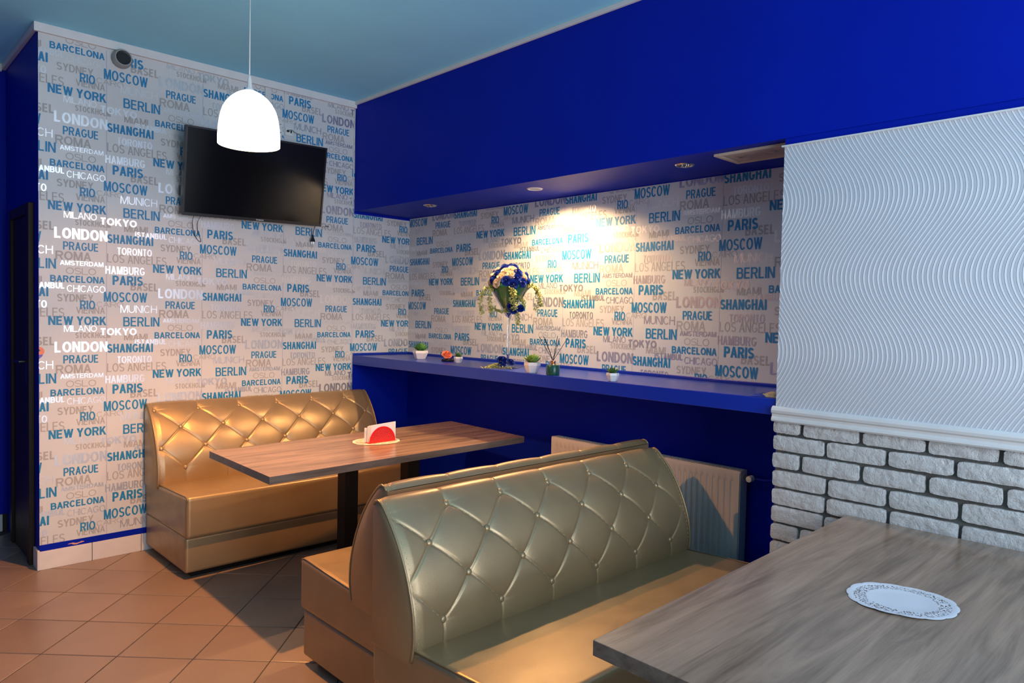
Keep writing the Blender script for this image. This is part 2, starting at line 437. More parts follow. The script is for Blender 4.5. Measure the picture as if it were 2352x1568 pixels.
# hand drawn sans capitals: 'L' = ribbon along a polyline, 'D' = diagonal bar with level ends
def _arc(cx, cy, rx, ry, a0, a1, n=9):
    return [(cx + rx * math.cos(math.radians(a0 + (a1 - a0) * k / n)), cy + ry * math.sin(math.radians(a0 + (a1 - a0) * k / n))) for k in range(n + 1)]
GLY = {
 'A': (1.00, [('D', (0, 0), (.5, 1)), ('D', (1, 0), (.5, 1)), ('L', [(.2, .30), (.8, .30)])]),
 'B': (.96, [('L', [(0, -.5), (0, 1.5)]), ('L', [(0, 1), (.62, 1)] + _arc(.62, .77, .30, .23, 80, -90) + [(0, .54)]), ('L', [(0, .54), (.66, .54)] + _arc(.66, .27, .34, .27, 80, -90) + [(0, 0)])]),
 'C': (1.0, [('L', _arc(.5, .5, .5, .5, 38, 322, 22))]),
 'D': (1.0, [('L', [(0, -.5), (0, 1.5)]), ('L', [(0, 1), (.45, 1)] + _arc(.45, .5, .55, .5, 85, -90, 12) + [(0, 0)])]),
 'E': (.88, [('L', [(0, -.5), (0, 1.5)]), ('L', [(0, 1), (1.05, 1)]), ('L', [(0, .53), (.97, .53)]), ('L', [(0, 0), (1.08, 0)])]),
 'G': (1.06, [('L', _arc(.5, .5, .5, .5, 40, 325, 22) + [(.96, .42), (.56, .42)])]),
 'H': (.96, [('L', [(0, -.5), (0, 1.5)]), ('L', [(1, -.5), (1, 1.5)]), ('L', [(0, .53), (1, .53)])]),
 'I': (.0, [('L', [(0, -.5), (0, 1.5)])]),
 'K': (.98, [('L', [(0, -.5), (0, 1.5)]), ('D', (.06, .28), (.86, 1)), ('D', (.98, 0), (.40, .60))]),
 'L': (.82, [('L', [(0, -.5), (0, 1.5)]), ('L', [(0, 0), (1.08, 0)])]),
 'M': (1.13, [('L', [(0, -.5), (0, 1.5)]), ('L', [(1, -.5), (1, 1.5)]), ('D', (.5, 0), (.06, 1)), ('D', (.5, 0), (.94, 1))]),
 'N': (.98, [('L', [(0, -.5), (0, 1.5)]), ('L', [(1, -.5), (1, 1.5)]), ('D', (.97, 0), (.03, 1))]),
 'O': (1.07, [('L', _arc(.5, .5, .5, .5, 90, 450, 26))]),
 'P': (.92, [('L', [(0, -.5), (0, 1.5)]), ('L', [(0, 1), (.64, 1)] + _arc(.64, .72, .36, .28, 80, -90) + [(0, .44)])]),
 'R': (.98, [('L', [(0, -.5), (0, 1.5)]), ('L', [(0, 1), (.62, 1)] + _arc(.62, .74, .34, .26, 80, -90) + [(0, .48)]), ('D', (.97, 0), (.55, .50))]),
 'S': (.93, [('L', _arc(.5, .755, .46, .245, 25, 250, 12) + [(.62, .47)] + _arc(.5, .245, .5, .245, 62, -155, 12))]),
 'T': (.88, [('L', [(.5, -.5), (.5, 1.5)]), ('L', [(-.08, 1), (1.08, 1)])]),
 'U': (.98, [('L', [(0, 1.5), (0, .36)] + _arc(.5, .36, .5, .36, 190, 350, 12) + [(1, .36), (1, 1.5)])]),
 'V': (.96, [('D', (.5, 0), (0, 1)), ('D', (.5, 0), (1, 1))]),
 'W': (1.36, [('D', (.25, 0), (0, 1)), ('D', (.25, 0), (.5, 1)), ('D', (.75, 0), (.5, 1)), ('D', (.75, 0), (1, 1))]),
 'Y': (.96, [('D', (.5, .42), (0, 1)), ('D', (.5, .42), (1, 1)), ('L', [(.5, -.5), (.5, .48)])]),
}
def word_mesh(txt, w, h, weight):
    t = h * (0.095 + 0.036 * weight)            # stem thickness
    t = min(t, h * 0.24)
    ht = t * 0.88
    extra = 0
    # widths at unit horizontal scale: letter box = adv*h*sx (+ stem for I)
    space = 0.42 * h; gap = 0.055 * h + 0.05 * t
    fixed = 0.0; flex = 0.0
    for i, c in enumerate(txt):
        if c == ' ': fixed += space * 0.8; continue
        g = GLY['I' if c == '\u0130' else c][0]
        if g == 0: fixed += t
        else: flex += g * h
        if i < len(txt) - 1 and txt[i + 1] != ' ': fixed += gap
    sx = (w - fixed) / flex
    V = []; F = []
    lev = [0]
    def quad(ps):
        k = len(V); V.extend([(p[0], p[1], lev[0] * 5e-5) for p in ps]); F.append(tuple(range(k, k + len(ps))))
    x = 0.0
    for c in txt:
        if c == ' ': x += space * 0.8 - gap; continue
        dot = c == '\u0130'; c = 'I' if dot else c
        adv, st = GLY[c]; W = adv * h * sx if adv else t
        iw = max(0.0, W - t); top = h * (0.80 if dot else 1.0)
        def m(p): return (x + t / 2 + p[0] * iw, ht / 2 + p[1] * (top - ht))
        lo_y, hi_y = 0.0, top
        for qi, q in enumerate(st):
            lev[0] = qi
            if q[0] == 'D':
                (x0, y0), (x1, y1) = q[1], q[2]
                a = m((x0, y0)); b = m((x1, y1))
                ya = 0.0 if y0 == 0 else a[1]; yb = top if y1 == 1 else b[1]
                dx = b[0] - a[0]; dy = (yb - ya)
                hw = 0.5 * t * math.hypot(dx, dy) / dy * 0.96
                e = min(0.0, 0.0)
                quad([(a[0] - hw, ya), (a[0] + hw, ya), (b[0] + hw, yb), (b[0] - hw, yb)])
            else:
                P = [m(p) for p in q[1]]
                P = [(p[0], min(max(p[1], lo_y), hi_y)) for p in P]
                clean = [P[0]]
                for p in P[1:]:
                    if math.hypot(p[0] - clean[-1][0], p[1] - clean[-1][1]) > 1e-6: clean.append(p)
                P = clean; n = len(P)
                closed = n > 8 and math.hypot(P[0][0] - P[-1][0], P[0][1] - P[-1][1]) < 1e-5
                if closed: P = P[:-1]; n -= 1
                L = []; R = []
                for k in range(n):
                    if closed: p0, p1, p2 = P[(k - 1) % n], P[k], P[(k + 1) % n]
                    else: p0, p1, p2 = P[max(0, k - 1)], P[k], P[min(n - 1, k + 1)]
                    def nrm(a, b):
                        dx, dy = b[0] - a[0], b[1] - a[1]; l = math.hypot(dx, dy)
                        return (-dy / l, dx / l) if l > 1e-9 else None
                    n1 = nrm(p0, p1); n2 = nrm(p1, p2); n1 = n1 or n2; n2 = n2 or n1
                    mx, my = n1[0] + n2[0], n1[1] + n2[1]; l = math.hypot(mx, my) or 1
                    mx, my = mx / l, my / l; cs = max(0.6, mx * n1[0] + my * n1[1])
                    th = (t * mx * mx + ht * my * my) / 2 / cs
                    L.append((p1[0] + mx * th, p1[1] + my * th)); R.append((p1[0] - mx * th, p1[1] - my * th))
                for k in range(n if closed else n - 1):
                    j = (k + 1) % n
                    quad([R[k], R[j], L[j], L[k]])
        if dot: quad([(x, h * 0.87), (x + t, h * 0.87), (x + t, h), (x, h)])
        x += W + gap
    return np.array(V), F
_cache = [(word_mesh(t, w, h, wt), u, z, k, h) for t, u, w, z, h, wt, k in WORDS]
LAY = {'b': 0.0014, 's': 0.0011, 'g': 0.0008}
MATK = {'b': 'print_blue', 's': 'print_foil', 'g': 'print_grey'}
NAMEK = {'b': 'blue_lettering', 's': 'silver_foil_lettering', 'g': 'grey_lettering'}
def strip_letters(u0, parity, umin, umax, zmin, zmax, to3, parent):
    """letters of one strip, clipped to the papered rectangle, mapped by to3(u, z, lift)"""
    for key in 'gsb':
        bm = bmesh.new()
        for (co, fs), u, z, k, h in _cache:
            if k != key: continue
            for rep in range(-3, 4):
                bz = z + REP * rep + (REP / 2 if parity else 0)
                a = co[:, 0] + u0 + u; b = co[:, 1] + bz
                if b.max() < zmin or b.min() > zmax or a.max() < umin or a.min() > umax: continue
                vs = [bm.verts.new((p, q, r)) for p, q, r in zip(a, b, co[:, 2])]
                for f in fs:
                    try: bm.faces.new([vs[i] for i in f])
                    except ValueError: pass
        if not bm.verts: bm.free(); continue
        for co_, no in (((umin, 0, 0), (-1, 0, 0)), ((umax, 0, 0), (1, 0, 0)), ((0, zmin, 0), (0, -1, 0)), ((0, zmax, 0), (0, 1, 0))):
            bmesh.ops.bisect_plane(bm, geom=bm.verts[:] + bm.edges[:] + bm.faces[:], plane_co=co_, plane_no=no, clear_outer=True)
        for v in bm.verts: v.co = to3(v.co.x, v.co.y, LAY[key] + v.co.z)
        nm = NAMEK[key]; me = bpy.data.meshes.new(nm); bm.to_mesh(me); bm.free()
        if not me.polygons: continue
        me.materials.append(MT[MATK[key]])
        put(nm, me, parent)
def toA(u, z, l): return (u, -l, z)
def toC(u, z, l): return (DN - l, -u, z)
def papers():
    T = 0.0005; gap = 0.0006
    # (seam start, parity, clip umin, umax, zmin, zmax) on the back wall
    for k in range(-1, 4):
        s = SEAM0 + k * SW; par = k % 2
        a = max(s, XL); b = min(s + SW, DN)
        mb = MB()
        if a < 0: mb.box((a + gap, -T, 0.136), (min(b, 0) - gap, 0, H - 0.046))
        if b > 0: mb.box((max(a, 0) + gap * 0, -T, ZT), (b - gap, 0, ZS - 0.018))
        st = mb.build('wallpaper_strip', MT['paper'], wall_back)
        lo = a if k == -1 else s - 0.1; hi = min(s + SW + 0.12, DN)
        # region left of the niche
        if s < 0.0: strip_letters(s, par, max(lo, XL), min(hi, 0.0), 0.138, H - 0.05, toA, st)
        if hi > 0: strip_letters(s, par, max(lo, 0.0), min(hi, DN), ZT, ZS - 0.02, toA, st)
        if k == -1:   # words of the strip before that reach into view
            strip_letters(s - SW, 1 - par, XL, s + 0.12, 0.138, H - 0.05, toA, st)
    for k in range(0, 7):
        s = 0.010 + k * SW; par = k % 2
        a = max(s, 0.0); b = min(s + SW, -PY)
        if k == 0: a = 0.0
        if b <= a: continue
        st = MB().box((DN - T, -b + gap, ZT), (DN, -a - (0 if k == 0 else gap), ZS - 0.004)).build('wallpaper_strip', MT['paper'], wall_right)
        strip_letters(s, par, max(0.0, s - 0.1), min(s + SW + 0.12, -PY), ZT + 0.01, ZS - 0.006, toC, st)
papers()

# ------------------------------------------------------------------ niche shelf
def shelf():
    mb = MB().box((0.0, PY, ZB), (DN, 0, ZT))
    o = mb.build('niche_shelf', MT['shelfblue'], bevel=0.003, seg=2)
    tag(o, 'long thick blue shelf running across the wallpapered niche', 'shelf', kind='structure')
    MB().box((DN - 0.014, PY, ZT), (DN, 0, ZT + 0.016)).build('edge_lip', MT['shelfblue'], o, bevel=0.003)
    MB().box((0.0, -0.014, ZT), (DN, 0, ZT + 0.016)).build('edge_lip', MT['shelfblue'], o, bevel=0.003)
shelf()

# ------------------------------------------------------------------ pillar: wave panel, rail, bricks
def wave_panel():
    y0, y1 = PY - 0.004, -4.95; z0, z1 = 1.122, 2.172
    sp = 0.0165; m = 110
    prof = [(0.0, 0.0), (0.0060, 0.0002), (0.0069, 0.0010), (0.0077, 0.0011), (0.0085, 0.0002), (0.0118, -0.0002), (0.0128, -0.0008), (0.0138, -0.0002)]
    cols = []; k = -5
    while k * sp < (y0 - y1) + 0.08:
        cols += [(k * sp + a, b) for a, b in prof]; k += 1
    P = []
    for u, hh in cols:
        row = []
        for j in range(m + 1):
            z = z0 + (z1 - z0) * j / m
            w = 0.063 * math.cos(2 * PI * (z - 1.94) / 0.595)
            row.append((-0.009 - hh, y0 - u - w, z))
        P.append(row)
    g = MB().grid(P)
    bm = bmesh.new(); me_ = g.mesh('tmp', MT['panelwhite']); bm.from_mesh(me_); bpy.data.meshes.remove(me_)
    for co_, no in (((0, y0, 0), (0, 1, 0)), ((0, y1, 0), (0, -1, 0))):
        bmesh.ops.bisect_plane(bm, geom=bm.verts[:] + bm.edges[:] + bm.faces[:], plane_co=co_, plane_no=no, clear_outer=True)
    bm.verts.index_update()
    mb = MB(); mb.add([v.co.copy() for v in bm.verts], [[v.index for v in f.verts] for f in bm.faces]); bm.free()
    mb.box((-0.0075, y1, z0), (0.012, y0, z1))
    o = mb.build('wave_panel', MT['panelwhite'], pillar)
    tag(o, 'white gypsum panel with rows of wavy vertical ridges')
    MB().box((-0.016, y1, z1), (0.012, y0 + 0.01, z1 + 0.006)).build('panel_cap', MT['white'], pillar)
    # blue strip between the panel and the beam
    MB().box((0.004, y1, z1 + 0.006), (0.012, PY, ZS)).build('painted_stripe', MT['blue'], pillar)
    MB().box((0.006, y1, z1 - 0.02), (0.0125, PY + 0.0005, ZS)).build('painted_stripe', MT['blue'], pillar)
    # side of the pillar facing the niche
    MB().box((0.013, PY, 0), (DN, PY + 0.004, ZS)).build('painted_side', MT['blue'], pillar)
    # dado rail
    prf = [(0.012, 1.062), (-0.020, 1.062), (-0.024, 1.068), (-0.022, 1.076), (-0.017, 1.083), (-0.017, 1.092), (-0.024, 1.098), (-0.026, 1.108), (-0.022, 1.117), (-0.014, 1.124), (0.012, 1.124)]
    ra = MB(); vs = []
    for y in (PY + 0.008, -4.95): vs += [(x, y, z) for x, z in prf]
    k = len(prf)
    fs = [(i, (i + 1) % k, k + (i + 1) % k, k + i) for i in range(k)] + [list(range(k)), [k + i for i in range(k)][::-1]]
    tag(ra.add(vs, fs).build('trim_5', MT['white'], fixn=True), 'white moulded rail between wavy panel and bricks', 'trim', kind='structure')
wave_panel()

def bricks():
    random.seed(11)
    tops = [1.062, 1.005, 0.935, 0.862, 0.786, 0.714, 0.642, 0.570, 0.498, 0.426, 0.354, 0.282, 0.210, 0.138, 0.066]
    starts = {0: 0.108, 1: 0.206, 2: 0.108, 3: 0.216, 4: 0.214, 5: 0.208, 6: 0.112}
    for r, zt in enumerate(tops):
        zb = max(0.002, (tops[r + 1] if r + 1 < len(tops) else 0.0) + 0.0100)
        first = starts.get(r, 0.11 if r % 2 == 0 else 0.21)
        y = PY + 0.004; w = first
        while y > -4.85:
            a = y; b = y - w
            dz0 = random.uniform(-0.0025, 0.0025); dz1 = random.uniform(-0.0025, 0.0025); dep = random.uniform(0.014, 0.021)
            brick(a, b, zb + (dz0 if r < 14 else 0), zt - abs(dz1), dep)
            y = b - random.uniform(0.0115, 0.0165); w = 0.2115 + random.uniform(-0.005, 0.007)
def brick(a, b, z0, z1, dep):
    nu, nv = 12, 5; P = []
    for i in range(nu + 1):
        row = []
        for j in range(nv + 1):
            u = i / nu; v = j / nv
            y = a + (b - a) * u; z = z0 + (z1 - z0) * v
            edge = (i in (0, nu)) + (j in (0, nv))
            if edge == 2:
                y += (0.0035 if i == nu else -0.0035); z += (0.0035 if j == 0 else -0.0035)
            y += random.uniform(-0.0012, 0.0012) ; z += random.uniform(-0.0012, 0.0012)
            x = 0.012 - dep - (0 if edge else 0.0015 + random.uniform(-0.0026, 0.0022)) + (0.0012 if edge else 0)
            row.append((x, y, z))
        P.append(row)
    mb = MB().grid(P)
    ring = [(i, 0) for i in range(nu)] + [(nu, j) for j in range(nv)] + [(i, nv) for i in range(nu, 0, -1)] + [(0, j) for j in range(nv, 0, -1)]
    idx = [i * (nv + 1) + j for i, j in ring]; k = len(mb.v)
    for q in idx: mb.v.append((0.013, mb.v[q][1], mb.v[q][2]))
    for t in range(len(idx)):
        mb.f.append([idx[t], idx[(t + 1) % len(idx)], k + (t + 1) % len(idx), k + t]); mb.mi.append(0)
    c = Vector(((0.012), (a + b) / 2, (z0 + z1) / 2))
    mb.v = [tuple(Vector(p) - c) for p in mb.v]
    me = mb.mesh('brick', MT['brick'], smooth=38, fixn=True)
    put('brick', me, pillar, c)
bricks()

# ------------------------------------------------------------------ niche ceiling: downlights and hatch
def glow(name, col, st):
    t = NT(name).set(col=(0.8, 0.8, 0.8), rough=0.4, emis=col, es=st); return t.m
MT['glow'] = glow('lit_halogen', (1.0, 0.82, 0.55), 14)
MT['bulbdark'] = plain('unlit_reflector', (0.35, 0.30, 0.24), 0.2, 0.9)
def downlight(y, lit, label):
    t = thing('downlight', label, 'light', (0.17, y, ZS), 0, 'recessed downlights in the niche ceiling')
    MB().lathe([(0.034, -0.001), (0.036, -0.006), (0.043, -0.006), (0.047, -0.001)], 28, close=True).build('trim_ring', MT['chrome'] if not lit else MT['whiteplastic'], t, smooth=40, fixn=True)
    if lit:
        MB().lathe([(0.0, -0.0030), (0.020, -0.0030), (0.022, -0.0010)], 20).build('bulb', MT['glow'], t)
        MB().lathe([(0.022, -0.0008), (0.034, -0.0035)], 24).build('reflector', MT['chrome'], t)
    else:
        MB().lathe([(0.0, -0.002), (0.034, -0.003)], 24).build('reflector', MT['bulbdark'], t, smooth=40)
        b = MB()
        for k in range(5):
            an = k * 2 * PI / 5 + 0.4
            b.box((0.017 * math.cos(an) - 0.005, 0.017 * math.sin(an) - 0.005, -0.012), (0.017 * math.cos(an) + 0.005, 0.017 * math.sin(an) + 0.005, -0.002))
        b.build('crystal', MT['chrome'], t, bevel=0.002, seg=1)
downlight(-0.693, False, 'unlit downlight nearest the wallpapered corner')
downlight(-1.695, True, 'lit warm downlight above the flower arrangement')
downlight(-2.702, False, 'unlit crystal downlight beside the ceiling hatch')
def hatch():
    t = thing('ceiling_hatch', 'beige framed hatch in the niche ceiling by the pillar', 'hatch', (0.165, -3.095, ZS))
    mb = MB(); a, b = 0.105, 0.172; w = 0.022
    for q in (((-a, -b), (a, -b + w)), ((-a, b - w), (a, b)), ((-a, -b + w), (-a + w, b - w)), ((a - w, -b + w), (a, b - w))):
        mb.box((q[0][0], q[0][1], -0.012), (q[1][0], q[1][1], -0.0005))
    m = plain('beige_hatch_paint', (0.56, 0.46, 0.36), 0.6)
    mb.build('frame', m, t, bevel=0.0015, seg=1)
    MB().box((-a + w + .002, -b + w + .002, -0.007), (a - w - .002, b - w - .002, -0.0005)).build('door_panel', plain('papered_hatch', (0.46, 0.38, 0.31), 0.6, var=0.12, scale=22), t)
    co, fs = word_mesh('BERLIN', 0.22, 0.055, 1.5)
    mb = MB(); mb.add([(0.03 - b_, 0.11 - a_, -0.0076) for a_, b_, _c in co], fs); mb.build('lettering', MT['print_grey'], t)
hatch()

# ------------------------------------------------------------------ door and far left details
def door():
    root = tag(bpy.data.objects.new('door_1', None), 'dark brown door in the blue end wall at the far left', 'door', kind='structure')
    COL.objects.link(root); root.location = (XL, 0, 0)
    y0, y1 = 0.118, 0.70; t = 0.06
    fr = MB()
    fr.box((-0.028, y0, 0), (0, y0 + t, 2.045)); fr.box((-0.028, y1 - t, 0), (0, y1, 2.045)); fr.box((-0.028, y0 + t, 2.045 - t), (0, y1 - t, 2.045))
    fr.build('door_frame', MT['browndoor'], root, bevel=0.004)
    MB().box((-0.014, y0 + t, 0.004), (0, y1 - t, 2.045 - t)).build('door_leaf', MT['browndoor'], root, bevel=0.002)
    h = MB().box((-0.020, y0 + t + 0.03, 1.02), (-0.014, y0 + t + 0.065, 1.26))
    h.tube([(-0.020, y0 + t + .048, 1.15), (-0.055, y0 + t + .048, 1.15), (-0.058, y0 + t + .06, 1.15), (-0.058, y0 + t + .16, 1.148)], 0.008, 10)
    h.build('door_handle', MT['plasticblack'], root, smooth=40)
door()
def sticker():
    t = thing('wall_sticker', 'small orange and blue sticker on the left edge of the wallpaper', 'sticker', (XL, -0.0014, 1.218))
    pts = [(0.0, 0.026)] + [(0.026 * math.cos(a), 0.026 * math.sin(a)) for a in [math.radians(d) for d in range(80, -46, -9)]] + [(0.0, -0.018)]
    MB().add([(x, -0.0003, z) for x, z in pts], [list(range(len(pts)))]).build('orange_part', plain('orange_vinyl', (0.80, 0.20, 0.07), 0.4), t)
    MB().add([(0, -0.0005, -0.018), (0.020, -0.0005, -0.016), (0.014, -0.0005, -0.028), (0, -0.0005, -0.042)], [(0, 1, 2, 3)]).build('blue_part', plain('blue_vinyl', (0.10, 0.08, 0.50), 0.4, var=0.6, scale=200), t)
    MB().add([(0, -0.0006, 0.012), (0.006, -0.0006, 0.010), (0.006, -0.0006, 0.001), (0, -0.0006, 0.001)], [(0, 1, 2, 3)]).build('dark_mark', MT['plasticblack'], t)
sticker()

# ------------------------------------------------------------------ sofas
PROFILE = [(.226, .375), (.236, .42), (.238, .47), (.231, .53), (.214, .59), (.188, .655), (.152, .72), (.108, .78), (.066, .825), (.040, .846), (.018, .848), (.002, .832)]
PU = 0.257
def tuft(u, t, L, T, u0, rows):
    """surface lift at u along the sofa, t arc position; rows = arc positions of button rows A..D"""
    tA, tD = rows[0], rows[-1]; pv = (tA - tD) / 3.0
    tt = min(max(t, tD), tA)
    a = (u - u0) / PU + (tA - tt) / pv * 0.5
    b = (u - u0) / PU - (tA - tt) / pv * 0.5
    da = abs(a - round(a)); db = abs(b - round(b))
    inside = tD <= t <= tA
    if inside:
        d = min(da, db) * 0.115 * 1.1
        pill = (abs(math.sin(PI * da)) * abs(math.sin(PI * db))) ** 0.55
    else:
        d = max(da, db) * PU * 0.9
        pill = abs(math.sin(PI * da)) ** 0.6
    # distance to nearest button
    best = 9
    for ri, tr in enumerate(rows):
        off = u0 + (ri % 2) * PU / 2
        k = round((u - off) / PU); bu = off + k * PU
        dd = math.hypot(u - bu, t - tr)
        if dd < best: best = dd
    ed = min(u, L - u); fade = min(1.0, max(0.0, (ed - 0.004) / 0.03))
    te = min(1.0, max(0.0, (T - t) / 0.05))
    fade2 = fade * (0.25 + 0.75 * te) if t > tA else fade
    lift = 0.0050 * pill - 0.0034 * math.exp(-(d / 0.0030) ** 2) - 0.0095 * math.exp(-(best / 0.026) ** 1.2)
    return lift * fade2 + 0.004 * math.sqrt(fade)
BTN = MB().lathe([(0.0, 0.0060), (0.0055, 0.0054), (0.0100, 0.0034), (0.0124, 0.0002), (0.0118, -0.004)], 16).mesh('button', MT['leather'], smooth=60)
def sofa(name, label, loc, rz, L, D, dz, u0, nrowA, nrowB):
    root = thing(name, label, 'sofa', loc, rz, 'button tufted champagne booth sofas')
    # --- backrest
    pr = [Vector((d, z + dz, 0)) for d, z in PROFILE]
    sm = catmull(pr, 6); NV = 132
    pts, T = resample(sm, NV)
    NU = 430
    nor = []
    for i, p in enumerate(pts):
        tg = (pts[min(i + 1, NV)] - pts[max(i - 1, 0)]).normalized()
        nor.append(Vector((tg.y, -tg.x, 0)))          # outward (front/up)
    def at_z(z):
        z += dz
        for i in range(NV):
            if pts[i].y <= z < pts[i + 1].y: return T * i / NV
        return T * 0.8
    rows = [at_z(0.815), at_z(0.718), at_z(0.602), at_z(0.486)]
    rows = [rows[0], rows[0] - (rows[0] - rows[3]) / 3, rows[0] - 2 * (rows[0] - rows[3]) / 3, rows[3]]
    P = []
    for i in range(NU + 1):
        u = L * i / NU; row = []
        for j in range(NV + 1):
            t = T * j / NV; h = tuft(u, t, L, T, u0, rows)
            p = pts[j] + nor[j] * h
            row.append((u, -p.x, p.y))
        P.append(row)
    mb = MB().grid(P)
    mb.build('backrest_cushion', MT['leather'], root, smooth='all')
    # rear panel
    zt = pts[-1].y; MB().box((0.0, -0.006, 0.36 + dz), (L, 0.0, zt)).build('rear_panel', MT['leather'], root)
    # ends
    for ux, sgn in ((0.0, -1), (L, 1)):
        vs = [(ux, -p.x - 0.001, p.y) for p in pts] + [(ux, 0, pts[-1].y), (ux, 0, 0.36 + dz), (ux, -0.226, 0.36 + dz)]
        n = len(vs); c = (ux + sgn * 0.006, -0.11, 0.58 + dz)
        inner = [(ux + sgn * 0.007, c[1] + (v[1] - c[1]) * 0.90, c[2] + (v[2] - c[2]) * 0.94) for v in vs]
        fs = [(k, (k + 1) % n, n + (k + 1) % n, n + k) for k in range(n)] + [[n + k for k in range(n)]]
        MB().add(vs + inner, fs).build('side_panel', MT['leather'], root, smooth=50, fixn=True)
        pp = [(ux + sgn * 0.002, -(p.x + 0.003), p.y + 0.001) for p in pts[::4]]
        MB().tube(pp, 0.0042, 8).build('piping', MT['leather'], root, smooth='all')
        st = MB()
        for k in range(4, NV - 6, 2):
            if k % 4 == 0: continue
            uu = ux - sgn * 0.014; h = tuft(uu, T * k / NV, L, T, u0, rows) + 0.0006
            p = pts[k] + nor[k] * h; q = pts[k + 1] + nor[k + 1] * h
            st.tube([(uu, -p.x, p.y), (uu, -q.x, q.y)], 0.0010, 4)
        tag(st.build('stitching', MT['stitch'], root), kind='stuff')
    # dotted stitches along the diagonal creases
    st = MB(); tA, tD = rows[0], rows[3]
    k0 = -4
    for k in range(k0, 10):
        for sg in (1, -1):
            for q in range(0, 40):
                if q % 2: continue
                tt = tD + (tA - tD) * (q + 0.5) / 40
                uu = u0 + PU * (k + sg * (tA - tt) / ((tA - tD) / 3) * 0.5)
                if not (0.02 < uu < L - 0.02): continue
                if sg < 0: continue
                j = int(tt / T * NV); h = tuft(uu, tt, L, T, u0, rows) + 0.0012
                p = pts[j] + nor[j] * h; dt = (tA - tD) / 40
                p2 = pts[j] + nor[j] * h
                tg = (pts[min(j + 1, NV)] - pts[j]).normalized() * dt * 0.4
                du = -PU * 0.5 * dt / ((tA - tD) / 3) * 0.4
                st.tube([(uu - du, -(p.x - tg.x), p.y - tg.y), (uu + du, -(p2.x + tg.x), p2.y + tg.y)], 0.0008, 4)
    tag(st.build('stitching', MT['stitch'], root), kind='stuff')
    # buttons
    for ri, tr in enumerate(rows):
        off = u0 + (ri % 2) * PU / 2
        j = min(NV, int(round(tr / T * NV)))
        for k in range(-1, 8):
            u = off + k * PU
            if not (0.018 < u < L - 0.018): continue
            h = tuft(u, tr, L, T, u0, rows)
            p = pts[j] + nor[j] * (h + 0.0065)
            nv = Vector((0, -nor[j].x, nor[j].y))
            put('button', BTN, root, (u, -p.x, p.y), nv.to_track_quat('Z', 'Y').to_euler())
    # --- seat, base, plinth
    zs = 0.225
    def soft_box(x0, x1, y0, y1, z0, z1, crown, dips, r):
        nx, ny = 60, 24
        # rounded box via bevelled box plus crowned top
        m = MB(); m.box((x0, y0, z0), (x1, y1, z1)); return m
    sb = MB()
    zf, zr = 0.440 + dz * 0.4, 0.400 + dz * 0.8
    sb.add([(0, 0, zs), (L, 0, zs), (L, -D, zs), (0, -D, zs), (0, 0, zr), (L, 0, zr), (L, -D, zf), (0, -D, zf)],
           [(0, 1, 2, 3), (7, 6, 5, 4), (4, 5, 1, 0), (5, 6, 2, 1), (6, 7, 3, 2), (7, 4, 0, 3)])
    sb.build('seat', MT['leather'], root, smooth=35, bevel=0.026, seg=5, fixn=True)
    MB().box((0.004, -(D - 0.024), 0.036), (L - 0.004, -0.002, zs + 0.004)).build('base', MT['leather'], root, smooth=35, bevel=0.016, seg=4)
    MB().box((0.05, -(D - 0.07), 0.0), (L - 0.05, -0.03, 0.036)).build('plinth', MT['black'], root)
    for ux in (0.006, L - 0.006):
        pp = [(ux, -0.236, zr + (zf - zr) * 0.25 + 0.0005), (ux, -D + 0.03, zf - 0.0015), (ux, -D + 0.010, zf - 0.007), (ux, -D + 0.001, zf - 0.024)]
        MB().tube(pp, 0.0022, 6).build('piping', MT['leather'], root, smooth='all')
    return root
sofa('booth_sofa', 'champagne tufted booth sofa standing against the city name wallpaper', (-1.428, -0.014, 0), 0, 1.50, 0.69, 0.045, 0.025, 6, 6)
sofa('booth_sofa', 'middle champagne booth sofa facing the wallpaper, back to back with the nearest one', (0.160, -2.546, 0), PI, 1.55, 0.64, 0.010, 0.243, 6, 6)
sofa('booth_sofa', 'nearest champagne booth sofa, its buttoned back turned to the viewer', (-1.497, -2.622, 0), 0, 1.55, 0.755, 0.0, 0.248, 5, 6)
sofa('booth_sofa', 'added unseen champagne booth sofa on the near side of the foreground table, blocking low window light', (-0.05, -5.06, 0), PI, 1.52, 0.72, 0.0, 0.243, 6, 6)  # out-of-view sofa added to keep low window light off the nearest seat

# ------------------------------------------------------------------ tables
def table(label, quad, zt, legs, rz=0.0):
    cx = sum(p[0] for p in quad) / 4; cy = sum(p[1] for p in quad) / 4
    t = thing('cafe_table', label, 'table', (cx, cy, 0), rz, 'walnut laminate cafe tables')
    R = Matrix.Rotation(-rz, 3, 'Z')
    q = [R @ Vector((p[0] - cx, p[1] - cy, 0)) for p in quad]
    th = 0.036
    vs = [(p.x, p.y, zt - th) for p in q] + [(p.x, p.y, zt) for p in q]
    m = MB(); m.cur = 0; m.add(vs, [(4, 5, 6, 7)]); m.cur = 1
    m.add(vs, [(3, 2, 1, 0), (0, 1, 5, 4), (1, 2, 6, 5), (2, 3, 7, 6), (3, 0, 4, 7)])
    m.build('tabletop', [MT['wood'], MT['woodedge']], t, merge=0.0005, bevel=0.0015, seg=2, fixn=True)
    for lx in legs:
        MB().box((lx - 0.04, -0.04, 0.012), (lx + 0.04, 0.04, zt - th)).build('leg', MT['black'], t, bevel=0.003)
        MB().box((lx - 0.045, -0.27, 0), (lx + 0.045, 0.27, 0.014)).build('foot_plate', MT['black'], t, bevel=0.003)
        MB().box((lx - 0.06, -0.22, zt - th - 0.012), (lx + 0.06, 0.22, zt - th)).build('mounting_plate', MT['black'], t)
    return t
